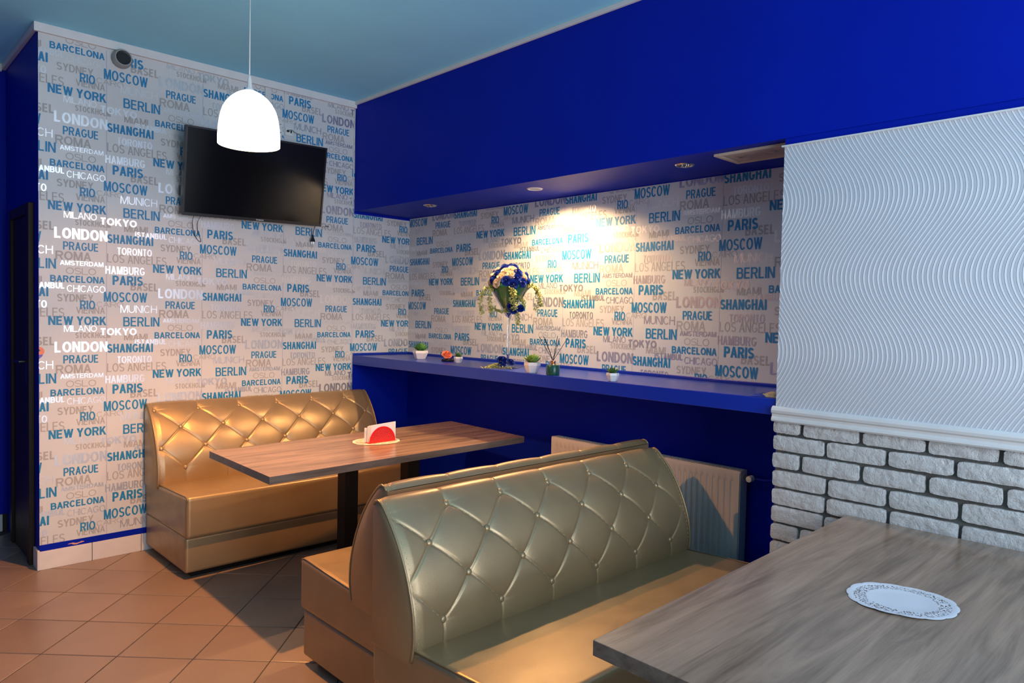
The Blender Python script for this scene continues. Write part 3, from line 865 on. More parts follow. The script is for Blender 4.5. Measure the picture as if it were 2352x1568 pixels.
table('walnut cafe table with a red napkin holder between the two facing sofas',
      [(-1.412, -1.663), (0.236, -1.585), (0.272, -0.835), (-1.392, -0.922)], 0.74, (-0.20, 0.21), 0.0)
table('walnut cafe table in the foreground touching the brick pillar, with a white doily',
      [(-1.563, -4.375), (-0.012, -4.375), (-0.012, -3.585), (-1.563, -3.632)], 0.74, (-0.25, 0.35))

# ------------------------------------------------------------------ pendant lamp
def pendant():
    t = thing('pendant_lamp', 'lit white bell shaped pendant lamp hanging on a long cord', 'lamp', (-1.397, -1.39, 2.228))
    g = NT('lit_opal_shade').set(col=(0.85, 0.85, 0.84), rough=0.35, emis=(1.0, 0.985, 0.95), es=2.6)
    prof = [(0.1365, 0.0), (0.1365, 0.04), (0.134, 0.08), (0.128, 0.12), (0.1235, 0.14), (0.116, 0.163), (0.101, 0.19), (0.083, 0.211), (0.060, 0.230), (0.036, 0.243), (0.022, 0.248)]
    inn = [(max(0.004, r - 0.004), z - 0.001) for r, z in prof][::-1]
    MB().lathe(prof + inn, 48, close=True).build('shade', g.m, t, smooth='all', fixn=True)
    MB().lathe([(0.027, 0.232), (0.024, 0.250), (0.012, 0.262), (0.009, 0.300), (0.004, 0.318), (0.0, 0.318)], 20).build('cap', MT['whiteplastic'], t, smooth=50, fixn=True)
    MB().tube([(0, 0, 0.315), (0, 0, H - 2.228)], 0.0028, 8).build('cord', MT['whiteplastic'], t, smooth='all')
    MB().lathe([(0.0, 0.70), (0.05, 0.702), (0.05, 0.740), (0.0, 0.7715)], 24).build('ceiling_rose', MT['whiteplastic'], t, smooth=50, fixn=True)
    return t
pendant()

# ------------------------------------------------------------------ television and things on the wall
def tv():
    t = thing('television', 'black flat television on the wallpapered wall behind the pendant lamp', 'television', (-0.786, -0.130, 2.313))
    t.rotation_euler = (math.radians(10.5), math.radians(-1.3), 0)
    w, h = 0.465, 0.267
    b = 0.011
    MB().box((-w, 0.0, -h), (w, 0.035, h)).build('housing', MT['plasticblack'], t, bevel=0.006)
    fr = MB()
    fr.box((-w, -0.008, -h), (w, 0.0, -h + 0.019)); fr.box((-w, -0.008, h - b), (w, 0.0, h))
    fr.box((-w, -0.008, -h + 0.019), (-w + b, 0, h - b)); fr.box((w - b, -0.008, -h + 0.019), (w, 0, h - b))
    fr.build('bezel', MT['plasticblack'], t)
    MB().box((-w + b, -0.003, -h + 0.019), (w - b, 0.001, h - b)).build('screen', plain('screen_glass', (0.003, 0.003, 0.003), 0.14, spec=0.35), t)
    co, fs = word_mesh('THOMSON', 0.052, 0.0085, 2)
    MB().add([(-0.005 + x, -0.0086, -h + 0.005 + z) for x, z, _c in co], fs).build('logo', MT['whiteplastic'], t)
    MB().box((-0.12, 0.035, -0.10), (0.12, 0.072, 0.10)).build('wall_bracket', MT['black'], t)
tv()
def speaker():
    t = thing('wall_speaker', 'small round black and grey speaker high on the wallpaper', 'speaker', (-1.560, -0.002, 2.908))
    MB().lathe([(0.050, 0.0), (0.054, -0.012), (0.050, -0.040), (0.044, -0.052), (0.040, -0.052), (0.038, -0.045)], 32, axis='y').build('housing', MT['greyplastic'], t, smooth=40, fixn=True)
    MB().lathe([(0.0, -0.040), (0.010, -0.043), (0.014, -0.038), (0.034, -0.050), (0.041, -0.049)], 32, axis='y').build('grille', MT['plasticblack'], t, smooth=50, fixn=True)
speaker()
def outlets():
    t = thing('double_socket', 'two round white wall sockets stacked above the television', 'socket', (-0.588, 0, 2.700))
    for dz in (0.027, -0.027):
        MB().lathe([(0.0, -0.006), (0.018, -0.006), (0.022, -0.010), (0.027, -0.009), (0.028, 0.0)], 24, c=(0, 0, dz), axis='y').build('socket_plate', MT['whiteplastic'], t, smooth=40)
        h = MB()
        for sx in (-0.008, 0.008): h.lathe([(0.0, -0.0112), (0.0026, -0.0112), (0.0026, -0.006)], 8, c=(sx, 0, dz), axis='y')
        h.build('socket_holes', MT['black'], t)
    t2 = thing('square_socket', 'square white wall socket with a small cable plugged in', 'socket', (-0.518, 0, 2.690))
    MB().box((-0.028, -0.009, -0.028), (0.028, 0, 0.028)).build('socket_plate', MT['whiteplastic'], t2, bevel=0.003)
    MB().box((-0.020, -0.024, -0.006), (-0.006, -0.009, 0.006)).box((0.008, -0.013, -0.009), (0.017, -0.009, 0.009)).build('plug', MT['plasticblack'], t2, bevel=0.001)
    pts = catmull([(-0.012, -0.024, 0.004), (0.01, -0.026, 0.010), (0.04, -0.012, 0.001), (0.075, -0.006, -0.006), (0.092, -0.006, -0.014)], 5)
    MB().tube(pts, 0.0028, 6).build('cable', MT['greyplastic'], t2, smooth='all')
    t3 = MB().box((-0.690, -0.009, 2.735), (-0.648, -0.0005, 2.952)).build('cable_cover', MT['paper'], bevel=0.002)
    tag(t3, 'papered vertical cable cover running from the cornice to the sockets', 'cable cover')
outlets()
def cables():
    o = MB().tube(catmull([(-0.006, -0.006, 2.95), (-0.012, -0.006, 2.70), (-0.018, -0.006, 2.55), (-0.010, -0.006, 2.42), (-0.016, -0.006, 2.33), (-0.030, -0.005, 2.285), (-0.052, -0.004, 2.25)], 6), 0.0032, 6).build('wall_cable', MT['whiteplastic'], smooth='all')
    tag(o, 'thin pale cable running down beside the blue beam', 'cable')
    o = MB().tube(catmull([(-1.170, -0.075, 2.046), (-1.165, -0.03, 1.995), (-1.135, -0.008, 1.920), (-1.108, -0.005, 1.893), (-1.103, -0.005, 1.905), (-1.122, -0.006, 1.955), (-1.132, -0.03, 2.01), (-1.130, -0.075, 2.046)], 6), 0.0018, 6).build('cable_loop', MT['plasticblack'], smooth='all')
    tag(o, 'thin black cable loop hanging below the left end of the television', 'cable')
    t = thing('hanging_plug', 'black mains plug dangling below the right end of the television', 'plug', (-0.347, -0.03, 1.98))
    MB().tube([(0, -0.045, 0.10), (0, -0.01, 0.05), (0.001, 0.0, 0.022)], 0.0028, 6).build('cable', MT['plasticblack'], t, smooth='all')
    MB().lathe([(0.0, 0.026), (0.005, 0.024), (0.007, 0.008), (0.016, -0.014), (0.017, -0.024), (0.0, -0.024)][::-1], 14).build('plug_body', MT['plasticblack'], t, smooth=40, fixn=True)
    MB().tube([(-0.006, 0, -0.024), (-0.006, 0, -0.040)], 0.0022, 6).tube([(0.006, 0, -0.024), (0.006, 0, -0.040)], 0.0022, 6).build('pin', MT['chrome'], t)
    t = thing('aerial_lead', 'short aerial lead sticking out at the lower right of the television', 'cable', (-0.275, -0.05, 2.072))
    MB().tube([(-0.04, 0.0, 0.0), (0.012, 0.0, 0.0)], 0.0022, 6).build('wire', MT['whiteplastic'], t)
    MB().tube([(0.012, 0.0, 0.0), (0.040, 0.0, -0.002)], 0.0036, 8).build('connector', MT['bulbdark'], t)
cables()

# ------------------------------------------------------------------ radiator
def radiator():
    y0, y1, z0, z1 = -2.925, -1.675, 0.15, 0.735; xf = 0.385
    t = thing('radiator', 'white panel radiator on the dark blue wall under the shelf', 'radiator', (0.0, 0.0, 0.0))
    m = plain('radiator_enamel', (0.62, 0.60, 0.56), 0.35, var=0.02)
    n = 300; P = []
    ylen = y1 - y0; pitch = 0.0333; zz = [z0, z0 + 0.045, z0 + 0.055, z1 - 0.055, z1 - 0.045, z1 - 0.012, z1]
    for i in range(n + 1):
        y = y0 + ylen * i / n; ph = ((y - y0 - 0.03) / pitch) % 1.0
        g = 0.007 * max(0.0, math.sin(PI * min(1.0, ph / 0.55))) if ph < 0.55 and 0.03 < y - y0 < ylen - 0.03 else 0.0
        P.append([(xf - (0 if k in (2, 3) else 0) + (g if k in (2, 3) else 0) - (0.004 if k < 6 and k > 0 else 0) , y, z) for k, z in enumerate(zz)])
    MB().grid(P).build('front_panel', m, t, smooth=60)
    bx = MB().box((xf, y0, z0), (xf + 0.004, y1, z1)); bx.build('panel_back', m, t)
    MB().box((xf + 0.055, y0, z0), (xf + 0.062, y1, z1)).build('rear_panel', m, t)
    for yy in (y0, y1):
        MB().box((xf, yy - 0.004, z0 + 0.01), (xf + 0.064, yy + 0.004, z1 + 0.004)).build('side_cover', m, t, bevel=0.001, seg=1)
    gr = MB()
    k = int(ylen / 0.02)
    for i in range(k + 1):
        y = y0 + ylen * i / k; gr.box((xf + 0.004, y - 0.002, z1 - 0.004), (xf + 0.058, y + 0.002, z1 + 0.003))
    gr.box((xf, y0, z1 - 0.002), (xf + 0.006, y1, z1 + 0.004)).box((xf + 0.056, y0, z1 - 0.002), (xf + 0.062, y1, z1 + 0.004)).box((xf + 0.028, y0, z1 - 0.002), (xf + 0.033, y1, z1 + 0.004))
    tag(gr.build('top_grille', m, t), kind='stuff')
    v = MB().lathe([(0.0, -0.012), (0.014, -0.010), (0.016, 0.0), (0.016, 0.022), (0.0, 0.022)], 18, c=(xf + 0.010, y0 - 0.045, z1 - 0.028), axis='x')
    v.build('valve', MT['whiteplastic'], t, smooth=40, fixn=True)
    MB().tube([(xf + 0.035, y0, z1 - 0.028), (xf + 0.035, y0 - 0.07, z1 - 0.028)], 0.010, 10).build('valve_body', MT['chrome'], t, smooth='all')
    MB().tube(catmull([(xf + 0.035, y0 - 0.066, z1 - 0.028), (xf + 0.035, y0 - 0.12, z1 - 0.026), (xf + 0.045, y0 - 0.16, z1 - 0.01), (xf + 0.06, y0 - 0.17, z1 + 0.06), (DN - 0.010, y0 - 0.17, z1 + 0.07)], 5), 0.008, 8).build('pipe', MT['blue'], t, smooth='all')
    for y in (y0 + 0.2, y1 - 0.2):
        MB().box((xf + 0.05, y - 0.02, z0 + 0.1), (DN - 0.001, y + 0.02, z0 + 0.4)).build('wall_bracket', MT['black'], t)
radiator()

# ------------------------------------------------------------------ doilies and napkins
def doily_mat(name, col):
    t = NT(name).set(col=col, rough=0.7)
    v = t.coord()
    sx = t.node('ShaderNodeSeparateXYZ'); t.link(v, sx.inputs[0])
    le = t.math('SQRT', t.math('ADD', t.math('POWER', sx.outputs[0], 2), t.math('POWER', sx.outputs[1], 2)))
    vo = t.node('ShaderNodeTexVoronoi'); vo.inputs['Scale'].default_value = 26; t.link(v, vo.inputs['Vector'])
    hole = t.math('LESS_THAN', vo.outputs['Distance'], 0.40)
    ring = t.math('MULTIPLY', t.math('GREATER_THAN', le, 0.66), t.math('LESS_THAN', le, 0.90))
    msk = t.math('MULTIPLY', hole, ring)
    tr = t.node('ShaderNodeBsdfTransparent'); mx = t.node('ShaderNodeMixShader')
    t.link(msk, mx.inputs[0]); t.link(t.b.outputs[0], mx.inputs[1]); t.link(tr.outputs[0], mx.inputs[2]); t.link(mx.outputs[0], t.out.inputs[0])
    return t.m
def doily(label, loc, sx, sy, rz, mat, curl=0.0):
    n = 168; rings = [0.0, 0.35, 0.62, 0.66, 0.80, 0.90, 0.95, 1.0]
    P = []
    for k in range(n + 1):
        a = 2 * PI * k / n; sc = 1 + 0.035 * abs(math.sin(a * 7)) ** 0.6
        row = []
        for r in rings:
            rr = r * (sc if r > 0.9 else 1)
            z = (0.0012 if r in (0.66, 0.95) else 0.0) + curl * max(0, r - 0.8) * (0.5 + 0.5 * math.sin(a * 3 + 1))
            row.append((rr * math.cos(a), rr * math.sin(a), 0.0012 + z))
        P.append(row[::-1])
    mb = MB().grid(P)
    o = mb.build('paper_doily', mat, smooth='all', merge=1e-5)
    o.location = loc; o.scale = (sx, sy, 1); o.rotation_euler = (0, 0, rz)
    tag(o, label, 'doily'); return o
doily('white lace paper doily on the foreground table', (-0.768, -4.022, 0.740), 0.128, 0.117, math.radians(-60), doily_mat('white_doily_paper', (0.58, 0.61, 0.66)), 0.02)
doily('cream lace paper doily under the red napkin holder', (-0.560, -1.195, 0.740), 0.135, 0.115, 0.0, doily_mat('cream_doily_paper', (0.72, 0.66, 0.54)), 0.01)
def napkins():
    t = thing('napkin_holder', 'red perforated half round napkin holder on the far table', 'napkin holder', (-0.553, -1.225, 0.7425), math.radians(2))
    m = NT('red_perforated_plastic').set(col=(0.72, 0.014, 0.014), rough=0.35)
    v = m.coord(); s = m.node('ShaderNodeSeparateXYZ'); m.link(v, s.inputs[0])
    X = m.math('ADD', s.outputs[0], 5.0); Z = s.outputs[2]
    p = 0.0105
    zi = m.math('DIVIDE', Z, p * 0.87); zr = m.math('ROUND', zi)
    off = m.math('MULTIPLY', m.math('MODULO', zr, 2.0), 0.5)
    xi = m.math('ADD', m.math('DIVIDE', X, p), off)
    fx = m.math('SUBTRACT', xi, m.math('ROUND', xi)); fz = m.math('SUBTRACT', zi, zr)
    d = m.math('SQRT', m.math('ADD', m.math('POWER', fx, 2), m.math('POWER', fz, 2)))
    le = m.math('SQRT', m.math('ADD', m.math('POWER', s.outputs[0], 2), m.math('POWER', Z, 2)))
    ms = m.math('MULTIPLY', m.math('LESS_THAN', d, 0.23), m.math('MULTIPLY', m.math('LESS_THAN', le, 0.076), m.math('GREATER_THAN', Z, 0.010)))
    tr = m.node('ShaderNodeBsdfTransparent'); mx = m.node('ShaderNodeMixShader')
    m.link(ms, mx.inputs[0]); m.link(m.b.outputs[0], mx.inputs[1]); m.link(tr.outputs[0], mx.inputs[2]); m.link(mx.outputs[0], m.out.inputs[0])
    R = 0.088
    for y in (-0.022, 0.026):
        n = 40; arc = [(R * math.cos(PI * k / n), 0.003 + (R - 0.002) * math.sin(PI * k / n)) for k in range(n + 1)]
        vs = [(x, y, z) for x, z in arc] + [(x, y + 0.0022, z) for x, z in arc]; k = len(arc)
        fs = [list(range(k)), [k + i for i in range(k)][::-1]] + [(i, (i + 1) % k, k + (i + 1) % k, k + i) for i in range(k)]
        MB().add(vs, fs).build('perforated_side', m.m, t, fixn=True)
    MB().box((-R, -0.022, 0.0), (R, 0.0282, 0.003)).build('base', plain('red_plastic', (0.60, 0.012, 0.012), 0.35), t)
    pm = plain('napkin_paper', (0.80, 0.78, 0.74), 0.8, var=0.02)
    random.seed(3)
    for k, (y, dx, top, sl) in enumerate([(-0.0155, 0.008, 0.104, 0.004), (-0.0075, 0.004, 0.098, 0.002), (0.0005, -0.003, 0.090, -0.004), (0.0085, 0.012, 0.086, -0.010), (0.0165, -0.012, 0.082, -0.002)]):
        mb = MB(); w = 0.083
        for (ya, yb) in ((y - 0.0030, y - 0.0006), (y + 0.0006, y + 0.0030)):
            z0 = 0.004
            vs = [(-w + dx, ya, z0), (w + dx, ya, z0), (w + dx, yb, z0), (-w + dx, yb, z0), (-w + dx, ya, top - sl), (w + dx, ya, top + sl), (w + dx, yb, top + sl), (-w + dx, yb, top - sl)]
            mb.add(vs, [(0, 3, 2, 1), (4, 5, 6, 7), (0, 1, 5, 4), (1, 2, 6, 5), (2, 3, 7, 6), (3, 0, 4, 7)])
        o = mb.build('paper_napkin', pm); o.location = (-0.553, -1.225, 0.7425); o.rotation_euler = (0, 0, math.radians(2))
        tag(o, ['tallest folded white napkin right behind the front of the red holder', 'second folded white napkin from the front of the red holder', 'middle folded white napkin in the red holder', 'fourth folded white napkin from the front of the red holder', 'rearmost and lowest folded white napkin in the red holder'][k], 'napkin', 'napkins in the red holder')
napkins()

# ------------------------------------------------------------------ things on the shelf
MT['pot'] = plain('white_ceramic', (0.72, 0.71, 0.70), 0.3, var=0.02)
MT['leafA'] = plain('succulent_green', (0.085, 0.26, 0.045), 0.45, var=0.35, scale=30)
MT['leafB'] = plain('succulent_dark_green', (0.05, 0.15, 0.035), 0.5, var=0.4, scale=30)
MT['leafC'] = plain('succulent_yellow_green', (0.16, 0.30, 0.055), 0.45, var=0.35, scale=30)
MT['soil'] = plain('soil', (0.03, 0.02, 0.012), 0.9)
def leaf_mesh(name, w, th, mat):
    # unit length pointed fleshy leaf along +x
    S = 6; P = []
    for i in range(S + 1):
        t = i / S; ww = w * (math.sin(PI * min(1, (t * 0.92 + 0.08))) ** 0.8) * (1.0 if t < 0.6 else 1 - (t - 0.6) * 0.9); tt = th * (1 - t * 0.8)
        if i == S: ww = 0.004; tt = 0.002
        z = 0.18 * t * t
        P.append([(t, ww, z + tt * 0.5), (t, 0, z - tt * 0.4), (t, -ww, z + tt * 0.5), (t, 0, z + tt), (t, ww, z + tt * 0.5)])
    return MB().grid(P).mesh(name, mat, smooth='all', fixn=True)
def plant(label, x, y, w, h, topz, leafm, rings, seed, sides=6, rot=0.3):
    random.seed(seed)
    t = thing('potted_succulent', label, 'plant', (x, y, ZT), 0, 'small succulents in white pots on the shelf')
    R = w / 2
    pr = [(R * 0.66, 0.0), (R * 0.70, 0.003), (R * 1.06, h * 0.72), (R * 1.02, h), (R * 0.92, h), (R * 0.90, h * 0.86), (0.0, h * 0.86)]
    MB().lathe(pr, sides, ph=rot).build('pot', MT['pot'], t, fixn=True, bevel=0.0015, seg=1)
    MB().lathe([(0.0, h * 0.90), (R * 0.86, h * 0.88)], 16).build('soil', MT['soil'], t)
    lm = leaf_mesh('leaf', 0.25, 0.11, leafm); top = topz - ZT
    for ri, (cnt, ln, el, zz) in enumerate(rings):
        for k in range(cnt):
            an = 2 * PI * (k + 0.5 * (ri % 2)) / cnt + random.uniform(-0.12, 0.12); l = ln * R * random.uniform(0.9, 1.12)
            e = math.radians(el + random.uniform(-7, 7))
            put('leaf', lm, t, (0.10 * R * math.cos(an), 0.10 * R * math.sin(an), h * 0.9 + zz * (top - h)), (0, -e, an), (l, l * 1.25, l))
    return t
RG = [(9, 1.15, 16, 0.05), (8, 1.0, 34, 0.15), (6, 0.8, 54, 0.25), (4, 0.6, 74, 0.35)]
plant('potted succulent in a white pot nearest the wallpapered corner', 0.198, -0.572, 0.103, 0.060, 1.266, MT['leafA'], [(9, 1.2, 26, 0.0), (8, 1.05, 42, 0.1), (6, 0.95, 60, 0.2), (4, 0.8, 76, 0.3)], 1)
plant('small dark succulent in a white pot beside the peach rose', 0.187, -1.004, 0.058, 0.040, 1.224, MT['leafB'], [(8, 1.1, 28, 0.0), (7, 1.0, 48, 0.1), (5, 0.9, 68, 0.2)], 2)
plant('larger spread-out succulent in a white pot left of the green diffuser', 0.044, -1.830, 0.090, 0.060, 1.259, MT['leafC'], [(9, 1.35, 22, 0.0), (8, 1.15, 38, 0.1), (6, 0.95, 58, 0.2), (4, 0.7, 76, 0.3)], 3)
plant('small succulent in a white pot standing alone on the right of the shelf', 0.007 + 0.030, -2.405, 0.064, 0.042, 1.221, MT['leafB'], [(9, 1.2, 22, 0.0), (7, 1.05, 42, 0.1), (5, 0.8, 64, 0.2)], 4)

def rose_mesh(name, mat, seed=0):
    """unit radius rose, opening towards +z"""
    random.seed(seed); mb = MB()
    rings = [(3, 0.22, 0.95, 0.10, 1.5), (4, 0.38, 0.88, 0.18, 1.25), (5, 0.58, 0.78, 0.30, 1.05), (6, 0.80, 0.62, 0.45, 0.95), (7, 1.0, 0.40, 0.60, 0.9)]
    for ri, (n, r, top, bulge, wf) in enumerate(rings):
        for k in range(n):
            a0 = 2 * PI * k / n + ri * 0.7 + random.uniform(-.1, .1); half = PI / n * 1.35 * wf; P = []
            for i in range(5):
                u = -1 + 2 * i / 4; a = a0 + half * u; row = []
                for j in range(4):
                    v = j / 3
                    rr = r * (0.35 + 0.65 * math.sin(v * PI * 0.5)) + (0.10 * r if j == 3 else 0) - 0.06 * (1 - abs(u)) * 0 + 0.03 * u
                    z = -0.15 + (top + 0.15) * v - 0.16 * u * u * v - (0.05 if j == 3 else 0)
                    row.append((rr * math.cos(a), rr * math.sin(a), z))
                P.append(row)
            mb.grid(P)
    mb.lathe([(0.0, 0.90), (0.12, 0.88), (0.14, 0.3)], 8)
    mb.lathe([(0.95, 0.25), (0.8, 0.0), (0.3, -0.25), (0.0, -0.3)], 12)
    return mb.mesh(name, mat, smooth='all')
MT['roseblue'] = plain('blue_foam_petals', (0.012, 0.038, 0.28), 0.45, var=0.25, scale=30)
MT['rosecream'] = plain('cream_foam_petals', (0.80, 0.62, 0.42), 0.6, var=0.12, scale=30)
MT['rosepeach'] = plain('peach_petals', (0.85, 0.30, 0.17), 0.5, var=0.25, scale=80)
MT['vine'] = plain('yellow_green_vine_leaves', (0.42, 0.42, 0.11), 0.5, var=0.45, scale=60)
MT['greenleaf'] = plain('dark_green_leaf', (0.012, 0.20, 0.055), 0.4, var=0.35, scale=14)
GL = NT('clear_glass').set(col=(1, 1, 1), rough=0.0, trans=1.0, ior=1.45)
MT['glass'] = GL.m
def vase_and_flowers():
    X, Y = 0.175, -1.490
    t = thing('martini_vase', 'tall clear martini glass vase holding the rose dome', 'vase', (X, Y, ZT))
    o_ = [(0.062, 0.001), (0.062, 0.004), (0.020, 0.010), (0.008, 0.020), (0.0065, 0.10), (0.0065, 0.26), (0.009, 0.295), (0.020, 0.318), (0.0625, 0.390), (0.118, 0.484), (0.121, 0.487)]
    i_ = [(0.117, 0.485), (0.060, 0.392), (0.017, 0.322), (0.004, 0.306), (0.0, 0.304)]
    MB().lathe([(0.0, 0.001)] + o_ + i_, 40).build('glass', MT['glass'], t, smooth=50, fixn=True)
    f = thing('flower_arrangement', 'dome of blue and cream roses with trailing vines in the martini vase', 'flowers', (X, Y, ZT))
    MB().lathe([(0.0, 0.335), (0.020, 0.336), (0.060, 0.400), (0.109, 0.482), (0.115, 0.500), (0.075, 0.565), (0.0, 0.590)], 28).build('leaf_wrap', MT['greenleaf'], f, smooth=60, fixn=True)
    MB().lathe([(0.0, 0.3075), (0.012, 0.3225), (0.0165, 0.333), (0.0, 0.334)], 14).build('bead_fill', MT['roseblue'], f, smooth='all', fixn=True)
    rb = rose_mesh('rose', MT['roseblue'], 1); rc = rose_mesh('rose', MT['rosecream'], 2)
    random.seed(8); C = Vector((0, 0, 0.496)); n = 42; g = PI * (3 - math.sqrt(5)); k = 0
    for i in range(n):
        z = 1 - (i + 0.5) / n * 0.98; r = math.sqrt(max(0, 1 - z * z)); a = i * g
        d = Vector((r * math.cos(a), r * math.sin(a), z))
        p = C + Vector((d.x * 0.108, d.y * 0.108, d.z * 0.112))
        blue = (i * 7 + i // 3) % 5 in (0, 2, 4)
        s = 0.0290 if blue else 0.0270
        put('rose', rb if blue else rc, f, p, d.to_track_quat('Z', 'Y').to_euler(), (s, s, s))
    # direction towards the room
    cd = Vector((-2.99, -3.17, 0)).normalized(); sd = Vector((cd.y, -cd.x, 0)) * -1
    sd = Vector((0.727, -0.687, 0))     # to the viewer's right
    for (s_, dn, zz) in ((0.028, 0.062, 0.350), (0.070, 0.060, 0.362), (0.010, 0.055, 0.375)):
        p = cd * dn + sd * s_ + Vector((0, 0, zz))
        put('rose', rb, f, p, (cd + Vector((0, 0, -0.2))).to_track_quat('Z', 'Y').to_euler(), (0.021,) * 3)
    lf = []
    def vine(path, nleaf, spread, seed):
        random.seed(seed); pts = catmull(path, 6); mb = MB(); mb.tube(pts, 0.0011, 4)
        for q in range(nleaf):
            u = random.random() ** 0.9; i = min(len(pts) - 1, int(u * len(pts))); p = pts[i]
            dr = Vector((random.uniform(-1, 1), random.uniform(-1, 1), random.uniform(-0.9, 0.4))).normalized()
            c = p + dr * random.uniform(0.3, 1) * spread; l = random.uniform(0.0045, 0.0075)
            a = dr.orthogonal().normalized(); a.rotate(Matrix.Rotation(random.random() * 6.28, 3, dr)); b = dr.cross(a)
            mb.add([c - dr * l, c + a * l * 0.75, c + dr * l, c - a * l * 0.75, c + b * 0.0012], [(0, 1, 4), (1, 2, 4), (2, 3, 4), (3, 0, 4)])
        tag(mb.build('trailing_vine', MT['vine'], f), kind='stuff')
    def V(s, d, z): return cd * d + sd * s + Vector((0, 0, z))
    vine([V(0.10, 0.02, 0.51), V(0.145, 0.03, 0.50), V(0.17, 0.03, 0.46), V(0.165, 0.03, 0.36)], 260, 0.017, 1)
    vine([V(0.11, 0.04, 0.50), V(0.155, 0.05, 0.49), V(0.185, 0.05, 0.44), V(0.19, 0.05, 0.385)], 220, 0.015, 2)
    vine([V(-0.10, 0.02, 0.49), V(-0.14, 0.03, 0.48), V(-0.17, 0.03, 0.42), V(-0.165, 0.03, 0.335)], 280, 0.018, 3)
    vine([V(-0.09, 0.05, 0.49), V(-0.115, 0.06, 0.46), V(-0.115, 0.06, 0.40), V(-0.105, 0.06, 0.335)], 240, 0.017, 4)
    vine([V(0.015, 0.10, 0.495), V(0.020, 0.122, 0.47), V(0.025, 0.11, 0.42), V(0.03, 0.09, 0.36)], 300, 0.024, 5)
    vine([V(0.04, 0.08, 0.44), V(0.075, 0.07, 0.42), V(0.09, 0.06, 0.38)], 160, 0.020, 6)
    vine([V(-0.09, 0.04, 0.36), V(-0.05, 0.04, 0.345), V(-0.02, 0.03, 0.35)], 140, 0.016, 7)
    vine([V(0.02, 0.03, 0.35), V(0.05, 0.03, 0.33), V(0.055, 0.03, 0.27)], 180, 0.018, 8)
    # spray of flowers at the foot
    s = thing('foot_bouquet', 'spray of blue roses and leaves lying at the foot of the vase', 'flowers', (X - 0.085, Y - 0.02, ZT))
    for q in ((0.010, -0.012, 0.044, 0.032), (0.032, -0.058, 0.036, 0.026), (-0.01, -0.03, 0.024, 0.022)):
        put('rose', rb, s, q[:3], (0.5, -0.5, 0.3), (q[3],) * 3)
    random.seed(21); mb = MB()
    for k in range(150):
        a = random.gauss(0, 1); r = abs(random.gauss(0, 0.45))
        p = Vector((-0.02, 0, 0.006)) + sd * (a * 0.036) + cd * r * 0.03 + Vector((0, 0, random.random() * 0.034 * max(0.1, 1 - abs(a) * 0.45)))
        dr = Vector((random.uniform(-1, 1), random.uniform(-1, 1), random.uniform(-0.1, 0.5))).normalized(); l = random.uniform(0.006, 0.012)
        aa = dr.orthogonal().normalized(); b = dr.cross(aa)
        mb.add([p - dr * l, p + aa * l * 0.5, p + dr * l, p - aa * l * 0.5, p + b * 0.002], [(0, 1, 4), (1, 2, 4), (2, 3, 4), (3, 0, 4)])
    mb.v = [(x, y, max(0.001, z)) for x, y, z in mb.v]
    tag(mb.build('leaf_spray', MT['vine'], s), kind='stuff')
vase_and_flowers()
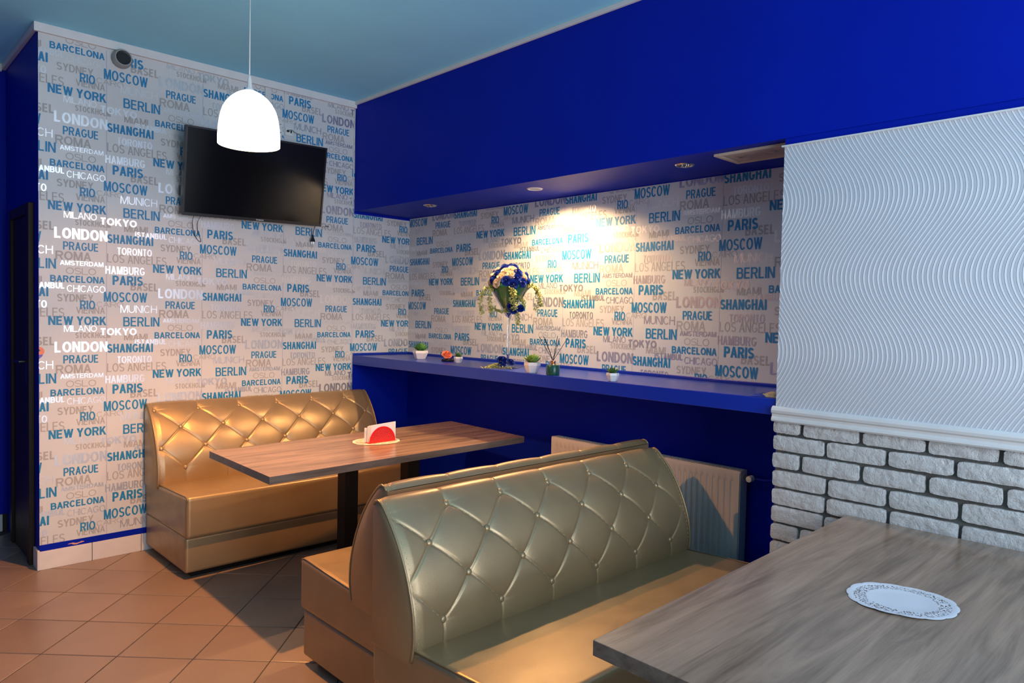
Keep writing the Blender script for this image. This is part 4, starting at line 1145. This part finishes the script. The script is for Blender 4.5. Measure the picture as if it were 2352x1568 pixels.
def diffuser():
    t = thing('reed_diffuser', 'dark green reed diffuser with a copper neck and black sticks', 'diffuser', (0.040, -1.992, ZT))
    MB().lathe([(0.0, 0.0), (0.035, 0.0), (0.0365, 0.003), (0.0365, 0.050), (0.033, 0.055), (0.016, 0.057), (0.0, 0.057)], 32).build('jar', plain('dark_green_glaze', (0.006, 0.070, 0.045), 0.3), t, smooth=40, fixn=True)
    MB().lathe([(0.0, 0.057), (0.014, 0.057), (0.0135, 0.066), (0.0145, 0.068), (0.0145, 0.078), (0.006, 0.078), (0.0, 0.072)], 20).build('neck', plain('copper', (0.85, 0.42, 0.22), 0.25, 1.0), t, smooth=40, fixn=True)
    sd = Vector((0.727, -0.687, 0)); cd = Vector((-0.687, -0.727, 0))
    for s, d, z in ((-0.078, 0.01, 0.205), (-0.055, -0.01, 0.210), (-0.048, 0.012, 0.200), (0.022, -0.01, 0.212), (0.030, 0.012, 0.200), (0.078, 0.0, 0.205)):
        MB().tube([sd * (-s * 0.06) + Vector((0, 0, 0.070)), sd * s + cd * d + Vector((0, 0, z))], 0.0016, 6).build('reed', MT['plasticblack'], t)
diffuser()
def peach_rose():
    t = thing('stone_base', 'glossy black pebble shaped tray under the peach rose', 'tray', (0.205, -0.868, ZT))
    m = plain('glossy_black_stone', (0.008, 0.007, 0.007), 0.12)
    for dx, dy, r, h in ((0.0, 0.0, 0.030, 0.020), (0.016, -0.022, 0.020, 0.022), (-0.014, 0.020, 0.019, 0.018)):
        MB().lathe([(0.0, 0.0), (r * 0.8, 0.001), (r, h * 0.45), (r * 0.8, h * 0.9), (0.0, h)], 20, c=(dx, dy, 0)).build('pebble', m, t, smooth='all', fixn=True)
    rp = rose_mesh('peach_rose', MT['rosepeach'], 5)
    o = put('peach_rose', rp, None, (0.202, -0.860, ZT + 0.036), (0.50, -0.55, 0.4), (0.032, 0.032, 0.046))
    tag(o, 'peach coloured rose sitting on the black pebbles', 'flower')
peach_rose()
def cloth():
    random.seed(2)
    t = thing('folded_cloth', 'small folded blue and sand coloured cloth at the right end of the shelf', 'cloth', (0.045, -3.205, ZT))
    def sheet(x0, x1, y0, y1, h, name, mat):
        n, m = 12, 8; P = []; Qb = []
        for i in range(n + 1):
            row = []
            for j in range(m + 1):
                u = i / n; v = j / m
                z = 0.0015 + h * (math.sin(PI * u) * math.sin(PI * v)) ** 0.45 * (1 + 0.2 * math.sin(u * 9 + v * 5))
                row.append((x0 + (x1 - x0) * u, y0 + (y1 - y0) * v + 0.006 * math.sin(u * 6), z))
            P.append(row)
        MB().grid(P).build(name, mat, t, smooth='all', fixn=True)
    sheet(-0.038, 0.035, 0.045, -0.028, 0.013, 'blue_fold', MT['roseblue'])
    sheet(-0.026, 0.055, 0.010, -0.072, 0.018, 'sand_fold', plain('sand_cloth', (0.42, 0.33, 0.19), 0.9, var=0.3, scale=60))
cloth()
